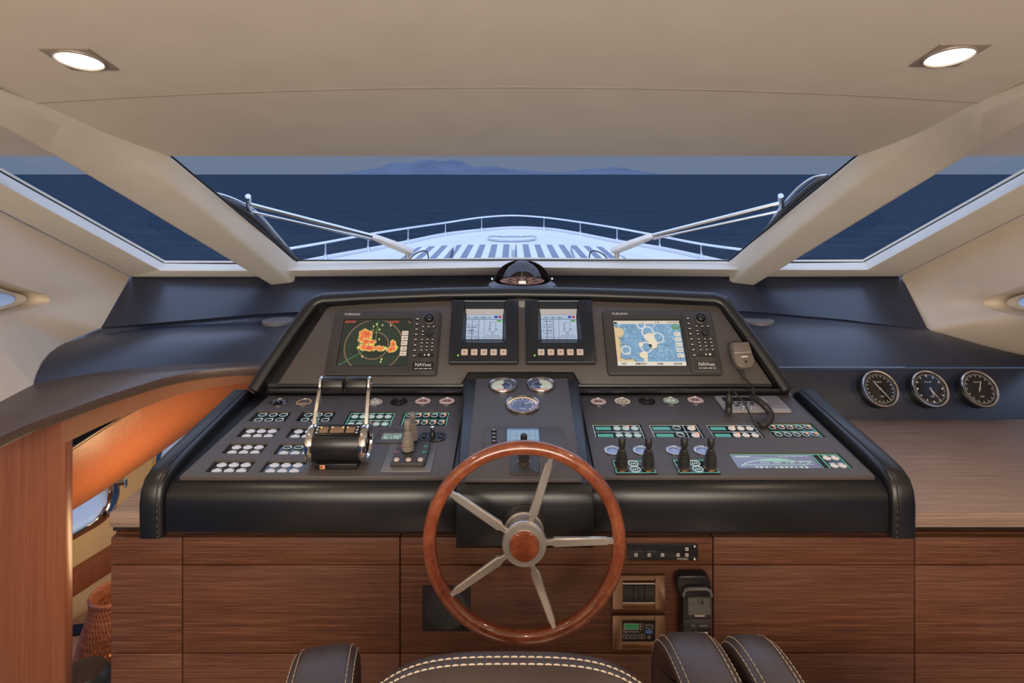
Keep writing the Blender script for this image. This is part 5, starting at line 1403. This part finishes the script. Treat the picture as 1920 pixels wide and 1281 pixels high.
# ================================================================== FITTINGS ON THE CABINET FRONT
def cfx(u0, v0, u1, v1):
    a = CF.hit(u0, v0); b = CF.hit(u1, v1)
    return CF.mat((a + b) / 2), abs(b.x - a.x), abs(b.z - a.z)
m, w, h = cfx(1176, 1019, 1308, 1050)
t = thing('alarm_panel', 'slim black control panel with small square lamps and a lettered maker mark', 'control panel', m)
part('plate', G().prism(rrect(w, h, .003), 0, .004).bevel(.001), BLACKP, t)
sq = mesh_of('lamp_key', G().prism(rrect(.0095, .0095, .001), 0, .0016))
sq2 = mesh_of('lamp_centre', G().box(0, 0, .0018, .0045, .0045, .0004))
for u, v in ((1192, 1039), (1216.5, 1039), (1241.5, 1039), (1270.5, 1039), (1287, 1039), (1287, 1028)):
    q = m.inverted() @ CF.hit(u, v); ky = add('lamp_key', sq, CREAMP, t, T(q.x, q.y, .004)); add('lamp_centre', sq2, GREYT, ky)
q = m.inverted() @ CF.hit(1279, 1047); lettering('MASTERS', .009, CREAMP, t, q.x, q.y, .0043, .9)
for u in (1196, 1222): 
    q = m.inverted() @ CF.hit(u, 1033); part('caption_line', G().box(0, 0, .0043, .028, .0012, .0003), GREYT, t, T(q.x, q.y, 0))
for v in (1022, 1046):
    q = m.inverted() @ CF.hit(1302, v); part('screw', G().lathe([(.0045, .004), (.004, .006), (0, .0065)], 14), CHROME, t, T(q.x, q.y, 0))
def bronze_frame(u0, v0, u1, v1, iu0, iv0, iu1, iv1, lab):
    m, w, h = cfx(u0, v0, u1, v1)
    t = thing('bronze_switch_frame', lab, 'switch', m, 'bronze framed fittings below the alarm panel')
    fr_ = part('frame', G().prism(rrect(w, h, .002), 0, .012).bevel(.002), BRONZE, t)
    a = m.inverted() @ CF.hit(iu0, iv0); b = m.inverted() @ CF.hit(iu1, iv1)
    boolean_cut(fr_, G().span(a.x, b.x, a.y, b.y, .003, .05))
    return t, m, a, b
t, m, a, b = bronze_frame(1147, 1075, 1246, 1139, 1166.5, 1079, 1227, 1138.5 - 2, 'bronze framed triple rocker switch below the alarm panel')
mx, my = (a.x + b.x) / 2, (m.inverted() @ CF.hit(1190, 1108)).y
iw = abs(b.x - a.x); ih = 33 * CFD / F
part('module', G().box(mx, my, .006, iw - .001, ih, .008).bevel(.001), BLACKP, t)
for q in range(3):
    rk = part('rocker', G().box(0, 0, 0, iw / 3 - .0014, ih - .004, .004).bevel(.0012), M('dark_grey_rocker', (.030, .029, .028), .35), t, T(mx + (q - 1) * iw / 3, my, .0115))
    if q == 1:
        for yy in (.015, .0, -.015): part('arrow_mark', G().prism([(-.004, -.003), (.004, -.003), (0, .004)], .002, .0024), SEAM, rk, T(0, yy, 0))
for y in (my + ih / 2 + .002, my - ih / 2 - .002): part('metal_strip', G().box(mx, y, .010, iw - .001, .003, .003), STEEL, t)
t, m, a, b = bronze_frame(1147, 1149, 1246, 1214, 1165, 1152, 1227, 1211, 'bronze framed black detector unit with green display')
mx = (a.x + b.x) / 2; iw = abs(b.x - a.x)
Y = lambda v: (m.inverted() @ CF.hit(1190, v)).y
X = lambda u: (m.inverted() @ CF.hit(u, 1180)).x
part('module', G().box(mx, (Y(1164) + Y(1197)) / 2, .006, iw - .001, 33 * CFD / F, .009).bevel(.001), BLACKP, t)
zt = .0108
part('display_border', G().prism(rrect(.044, .018, .002), 0, .0005), CREAMP, t, T(X(1182.5), Y(1170), zt)); part('display', G().prism(rrect(.041, .015, .0015), 0, .0006), M('dark_green_display', (.01, .08, .03), .2, emit=(.01, .11, .04), es=.6), t, T(X(1182.5), Y(1170), zt + .0002))
lettering('Fryght Detector', .0085, CREAMP, t, X(1182), Y(1179.5), zt + .0003, .85)
for u in (1173, 1187, 1202): 
    kb_ = part('key_outline', G().prism(rrect(.019, .0125, .003), 0, .0005), CREAMP, t, T(X(u), Y(1189), zt)); part('key_face', G().prism(rrect(.017, .0105, .0025), 0, .0007), BLACKP, kb_); part('key_mark', G().prism([(-.0025, -.002), (.0025, -.002), (0, .0028)], .0007, .0009), CREAMP, kb_)
kb_ = part('key_outline', G().prism(rrect(.020, .0115, .003), 0, .0005), CREAMP, t, T(X(1216), Y(1170.5), zt)); part('key_face', G().prism(rrect(.018, .0095, .0025), 0, .0007), BLACKP, kb_)
part('oval_logo', G().prism([(.011 * math.cos(2 * PI * i / 24), .0065 * math.sin(2 * PI * i / 24)) for i in range(24)], 0, .0006), M('blue_logo', (.10, .22, .50), .4), t, T(X(1215.5), Y(1180), zt))
part('round_key', G().lathe([(.0058, 0), (.0058, .0006), (0, .0007)], 20), GREYT, t, T(X(1215.5), Y(1190), zt))
for u in (1199.5, 1204):
    for v in (1165.5, 1170, 1175): part('lamp', G().lathe([(.0022, 0), (.0022, .0006), (0, .0008)], 10), CREAMP if u < 1202 else GREYT, t, T(X(u), Y(v), zt))
part('metal_strip', G().box(mx, Y(1198.5), .010, iw - .001, .003, .003), BRONZE, t)
# speaker grille
m, w, h = cfx(792, 1098, 882, 1183)
t = thing('speaker_grille', 'square black ribbed speaker grille behind the wheel rim', 'speaker', m)
part('frame', G().prism(rrect(w, h, .002), 0, .003).bevel(.001), BLACKP, t)
part('round_cloth', G().lathe([(min(w, h) * .46, .003), (min(w, h) * .45, .0045), (0, .0045)], 40), NAVYP, t)
rm = mesh_of('rib', G().box(0, 0, .0048, .0020, 1.0, .0022))
n = 22
for q in range(-n, n + 1):
    o_ = q * .0066
    # diagonal line x - y*0.8 = o
    half = []
    for s in (-1, 1):
        pass
    dirv = Vector((.62, .785)); nv = Vector((.785, -.62)); c_ = nv * o_
    ts = []
    lim = min(w, h) * .46
    if abs(o_) >= lim: continue
    L2 = math.sqrt(lim * lim - o_ * o_) * 2
    add('rib', rm, BLACKP, t, T(c_.x, c_.y, 0) @ Matrix.Rotation(math.atan2(-dirv.x, dirv.y), 4, 'Z') @ Matrix.Diagonal((1, L2, 1, 1)))
# wired remote in its holder
m, w, h = cfx(1262, 1066, 1331, 1216)
t = thing('wired_remote', 'black wired remote handset with grey display showing 16', 'remote control', m)
Y = lambda v: (m.inverted() @ CF.hit(1296, v)).y
X = lambda u: (m.inverted() @ CF.hit(u, 1140)).x
part('holder', G().prism([(X(1263), Y(1082)), (X(1264), Y(1070)), (X(1272), Y(1066)), (X(1316), Y(1066)), (X(1323), Y(1070)), (X(1328), Y(1090)), (X(1327), Y(1104)), (X(1268), Y(1104))], 0, .035).bevel(.006, 3), BLACKP, t)
part('handset', G().prism([(X(1272), Y(1090)), (X(1278), Y(1084)), (X(1318), Y(1083)), (X(1325), Y(1090)), (X(1328), Y(1110)), (X(1327), Y(1140)), (X(1325), Y(1216)), (X(1274), Y(1216)), (X(1272), Y(1150)), (X(1274), Y(1130))], .010, .040).bevel(.005, 3), BLACKP, t)
part('display_hood', G().tube([(X(1274), Y(1100), .041), (X(1277), Y(1089), .043), (X(1284), Y(1086.5), .044), (X(1316), Y(1086), .044), (X(1323), Y(1090), .043), (X(1326), Y(1100), .041)], .0045, 8), GREYT, t)
db = part('display_bezel', G().prism([(X(1281), Y(1101)), (X(1325), Y(1101)), (X(1327), Y(1135)), (X(1324), Y(1140)), (X(1283), Y(1140)), (X(1280), Y(1135))], .040, .043).bevel(.001), DEVICE, t)
part('display', G().prism([(X(1283), Y(1103)), (X(1323), Y(1103)), (X(1324.5), Y(1134)), (X(1283), Y(1134))], .043, .0436), M('grey_lcd', (.062, .058, .050), .25), db)
lettering('16', .026, SEAM, t, X(1304.5), Y(1110.5), .0442, .85); lettering('U', .011, SEAM, t, X(1292), Y(1114), .0442)
lettering('-', .012, SEAM, t, X(1286), Y(1110), .0442); part('name_mark', G().box(X(1300), Y(1135.5), .0441, .017, .0042, .0005).box(X(1309.5), Y(1135.5), .0441, .011, .0042, .0005), IVORYK, t)
part('name_band', G().prism([(X(1274), Y(1142)), (X(1326), Y(1142)), (X(1325), Y(1158)), (X(1280), Y(1158)), (X(1275), Y(1152))], .038, .0425).bevel(.001), DEVICE, t); part('small_print', G().box(X(1292), Y(1153), .0427, .012, .0022, .0004).box(X(1292), Y(1156), .0427, .012, .0022, .0004).box(X(1311), Y(1154.5), .0427, .024, .0035, .0004), GREYT, t)
kk = mesh_of('key', G().prism(rrect(.014, .010, .003), 0, .0025).bevel(.0008)); kl = mesh_of('key_legend', G().box(0, 0, .0027, .009, .004, .0004))
for u in (1292, 1303.5, 1316):
    for v in (1167, 1178): ky = add('key', kk, BLACKP, t, T(X(u), Y(v), .040)); add('key_legend', kl, CREAMP, ky)
for u, mm in ((1303.5, CREAMP), (1316, M('red_key', (.55, .08, .08), .4))): ky = add('key', kk, BLACKP if mm is CREAMP else mm, t, T(X(u), Y(1188), .040)); add('key_legend', kl, mm, ky)
lead = [(X(1298), Y(1216), .02), (X(1300), Y(1240), .022), (X(1310), Y(1275), .02), (X(1318), Y(1330), .012)]
part('lead', G().tube(smooth_path(lead, 6), .004, 8), RUBBER, t)

# ================================================================== CEILING DOWNLIGHTS
def downlight(mt, lab, spread=0.0, size=.125):
    t = thing('ceiling_downlight', lab, 'downlight', mt, 'square recessed ceiling downlights')
    s = size; r = s * .47
    fr_ = part('frame', G().prism(rrect(s, s, .004), -.004, .003).bevel(.001), M('warm_grey_frame', (.24, .20, .165), .4), t)
    part('ring', G().lathe([(r, .003), (r, .006), (r * .93, .008), (r * .88, .004)], 40), STEEL, t)
    part('lens', G().lathe([(r * .90, .004), (r * .6, .009), (0, .011)], 36), LENS, t)
    l = bpy.data.lights.new('downlight_lamp', 'SPOT'); l.energy = 16; l.color = (1.0, .80, .58); l.spot_size = math.radians(140); l.spot_blend = 1.0; l.shadow_soft_size = .045
    lo_ = bpy.data.objects.new('downlight_lamp', l); COL.objects.link(lo_); lo_.parent = t
    lo_.matrix_basis = T(0, 0, .02) @ Matrix.Rotation(PI, 4, 'X')
for cnr, lb in ((((78, 95), (169, 92), (223, 126), (127, 127)), 'square recessed ceiling downlight above the left side'), (((1760, 85), (1855, 87), (1800, 121), (1704, 118)), 'square recessed ceiling downlight above the right side')):
    pts = [CP.hit(u, v) for u, v in cnr]; c_ = sum(pts, Vector()) / 4
    downlight(CP.mat(c_) @ T(0, 0, .001), lb)
for x, y, lb in ((-1.1, .1, 'square recessed ceiling downlight behind the camera, left'), (1.1, .1, 'square recessed ceiling downlight behind the camera, right'), (0.0, .35, 'square recessed ceiling downlight above the helm seat')):
    mt = Matrix((Vector((1, 0, 0)), Vector((0, -1, 0)), Vector((0, 0, -1)))).transposed().to_4x4(); mt.translation = (x, y, cz(0) - .001)
    downlight(mt, lb)

# ================================================================== WIPERS OUTSIDE THE WINDSHIELD
def wiper(pv, br_end, a_top, a_low, blade, arm_hub, lab):
    t = thing('windshield_wiper', lab, 'wiper', None, 'windshield wipers outside the glass')
    O = -.07
    W = lambda p, o=O: WP.hit(p[0], p[1], o)
    b0, b1 = W(pv), W(br_end)
    ax = (b1 - b0).normalized(); nn = WP.n; sd = ax.cross(nn).normalized()
    def bp(s, a, c): return b0 + (b1 - b0) * s + sd * a + nn * c
    g = G().loft([[bp(s, -w_, -.012), bp(s, w_, -.012), bp(s, w_ * .8, .012), bp(s, -w_ * .8, .012)] for s, w_ in ((-.06, .020), (0, .028), (.45, .030), (.85, .020), (1.0, .012))])
    part('bracket', g.bevel(.004, 2), DECKW, t)
    for s in (.08, .80): part('bolt', G().tube([bp(s, 0, .010), bp(s, 0, .018)], .007, 10), STEEL, t)
    part('pivot_post', G().tube([bp(.06, 0, -.01), bp(.06, 0, -.01) + Vector((0, .01, -.16))], .012, 10), STEEL, t)
    part('arm', G().tube([W(br_end), W(a_top)], [.013, .010], 8), RAILM, t)
    part('parallel_arm', G().tube([W((br_end[0], br_end[1] + 6)), W(a_low)], .0065, 8), RAILM, t)
    part('end_bar', G().tube([W((arm_hub[0], arm_hub[1] - 18)), W((arm_hub[0] + (1 if arm_hub[0] < 960 else 2), arm_hub[1] + 5)), W((arm_hub[0] + (8 if arm_hub[0] < 960 else -10), arm_hub[1] + 22))], .013, 8), RAILM, t)
    pth = smooth_path([W(p, -.05) for p in blade], 6)
    bl = part('blade_holder', G().tube(pth, .011, 8), M('dark_grey_blade', (.06, .06, .065), .4), t)
    part('rubber_lip', G().loft([[p + WP.n * .008 for p in pth], [p + WP.n * .030 for p in pth]], closed=False), RUBBER, bl)
    br = []
    for i in range(9):
        k_ = int(i * (len(pth) - 1) / 8); br.append(pth[k_] - WP.n * (.035 * math.sin(PI * i / 8)))
    part('blade_bow', G().tube(smooth_path(br, 3), .007, 8), RAILM, bl)
    return t
wiper((768, 472), (697, 443), (467, 383), (470, 397), [(399, 362), (440, 384), (480, 412), (515, 446), (556, 486)], (465, 386), 'left windshield wiper with pale bracket and twin arms')
wiper((1153, 470), (1225, 442), (1462, 381), (1458, 397), [(1556, 330), (1530, 342), (1500, 366), (1470, 395), (1436, 432)], (1464, 385), 'right windshield wiper with cream bracket and twin arms')
for u0, s, lb in ((768, 1, 'thin bent hose beside the left wiper bracket'), (1140, -1, 'thin bent hose beside the right wiper bracket')):
    pts = [WP.hit(u0 + s * a, v, -.06) for a, v in ((0, 487), (8, 478), (22, 471), (32, 472), (35, 482), (35, 492))]
    o = part('washer_hose', G().tube(smooth_path(pts, 5), .0035, 8), RUBBER); tag(o, lb, 'hose')

# ================================================================== HELM CHAIRS
def stitches(path, m_, parent, r=.0016, step=2):
    g = G()
    for i in range(0, len(path) - 1, step):
        a, b = Vector(path[i]), Vector(path[i]).lerp(Vector(path[min(i + 2, len(path) - 1)]), .80); g.tube([a, a.lerp(b, .5) + Vector((0, 0, .0006)), b], [r * .6, r, r * .6], 5)
    tag(part('stitching', g, m_, parent), kind='stuff')
def armrest(parent, x0, d0, top_v, wid, length, yaw, face, hgt=.30):
    ztop = CH - (top_v - PY) * (d0 + .27) / F
    m = Matrix.Translation((x0, d0, ztop)) @ Matrix.Rotation(math.radians(yaw), 4, 'Z')
    out = []
    N = 26
    for i in range(N):
        a = PI * i / (N - 1)
        out.append((length / 2 - length / 2 * math.copysign(abs(math.cos(a)) ** .8, math.cos(a)), -.125 + .125 * math.sin(a) ** .75))
    out += [(length, -hgt), (0, -hgt)]
    def ring(x, e): return [Vector((x, y + (e if y < length / 2 else -e) * .9, z - (e if z > -.2 else 0))) for y, z in out]
    hw_ = wid / 2
    secs = [ring(-hw_ + .004, .028), ring(-hw_, .016), ring(-hw_ + .006, .008), ring(-hw_ + .030, .0), ring(hw_ - .030, .0), ring(hw_ - .006, .008), ring(hw_, .016), ring(hw_ - .004, .028)]
    a_ = part('armrest', G().loft(secs), CHAIRL, parent, m, sharp=70)
    for x, e in ((-hw_ + .0035, .0095), (-hw_ + .016, .0035), (hw_ - .0035, .0095), (hw_ - .016, .0035)):
        path = smooth_path([p + Vector((0, 0, .0012)) for p in ring(x, e)[:N]], 4)
        stitches(path, STITCH, a_, .0012, 2)
    return a_
ch = thing('helm_chair', 'brown leather helm chair facing the wheel, nearest the camera', 'chair', None, 'leather helm chairs')
bd_ = .95
ztop = CH - (1224 - PY) * (bd_ + .055) / F
def bprof(x, e, back):   # top outline of the backrest
    u = (x - .0) / .245
    return ztop - .075 * abs(u) ** 3.2 - .012 * (u + .2) ** 2
sec = []
NX = 60
bx0 = (958 - PX) * bd_ / F
pr = []
for i in range(NX + 1):
    s = -1 + 2 * i / NX
    x = bx0 + .262 * math.sin(s * PI / 2)
    zt_ = ztop - .085 * abs(math.sin(s * PI / 2)) ** 4.0 - .16 * max(0, abs(s) - .80) ** 1.5
    thk = .062 * max(.12, (1 - abs(s) ** 6)) ** .5
    yc_ = bd_ + .03 - .03 * abs(s) ** 2
    col__ = []
    for a in range(13):
        t_ = PI * a / 12
        col__.append((x, yc_ - thk * math.cos(t_), zt_ - .05 + .05 * math.sin(t_) ** .8))
    col__ += [(x, yc_ + thk, zt_ - .55), (x, yc_ - thk, zt_ - .55)]
    pr.append(col__)
bk_ = part('backrest', G().loft(pr), CHAIRL, ch, sharp=75)
for idx in (6, 7):
    path = []
    for i in range(2, NX - 1):
        p, q = Vector(pr[i][idx]), Vector(pr[i + 1][idx])
        for k_ in range(2): path.append(p.lerp(q, k_ / 2))
    path = [p + Vector((0, -.0004, .0016)) for p in path]
    stitches(path, STITCH, bk_, .0015, 2)
part('seat', G().span(bx0 - .25, bx0 + .25, bd_ + .02, bd_ + .44, .52, .64).bevel(.03, 3), CHAIRL, ch)
part('pedestal', G().lathe([(0, 0), (.2, 0), (.2, .02), (.05, .05), (.05, .52), (0, .52)], 28, T(bx0, bd_ + .22)), STEEL, ch)
armrest(ch, (640 - PX) * 1.27 / F, 1.04, 1201, .135, .34, 9, 1)
armrest(ch, (1322 - PX) * 1.27 / F, 1.04, 1190, .125, .36, 4, -1)
c2 = thing('helm_chair', 'neighbouring brown leather chair, only its near armrest in view at right', 'chair', None, 'leather helm chairs')
armrest(c2, (1446 - PX) * 1.27 / F, 1.04, 1194, .10, .36, 4, -1)
part('seat', G().span(.59, 1.08, .98, 1.40, .45, .55).bevel(.03, 3), CHAIRL, c2)
part('backrest', G().span(.60, 1.07, .90, .99, .47, .66).bevel(.035, 3), CHAIRL, c2)
part('pedestal', G().lathe([(0, 0), (.2, 0), (.2, .02), (.05, .05), (.05, .45), (0, .45)], 28, T(.835, 1.19)), STEEL, c2)
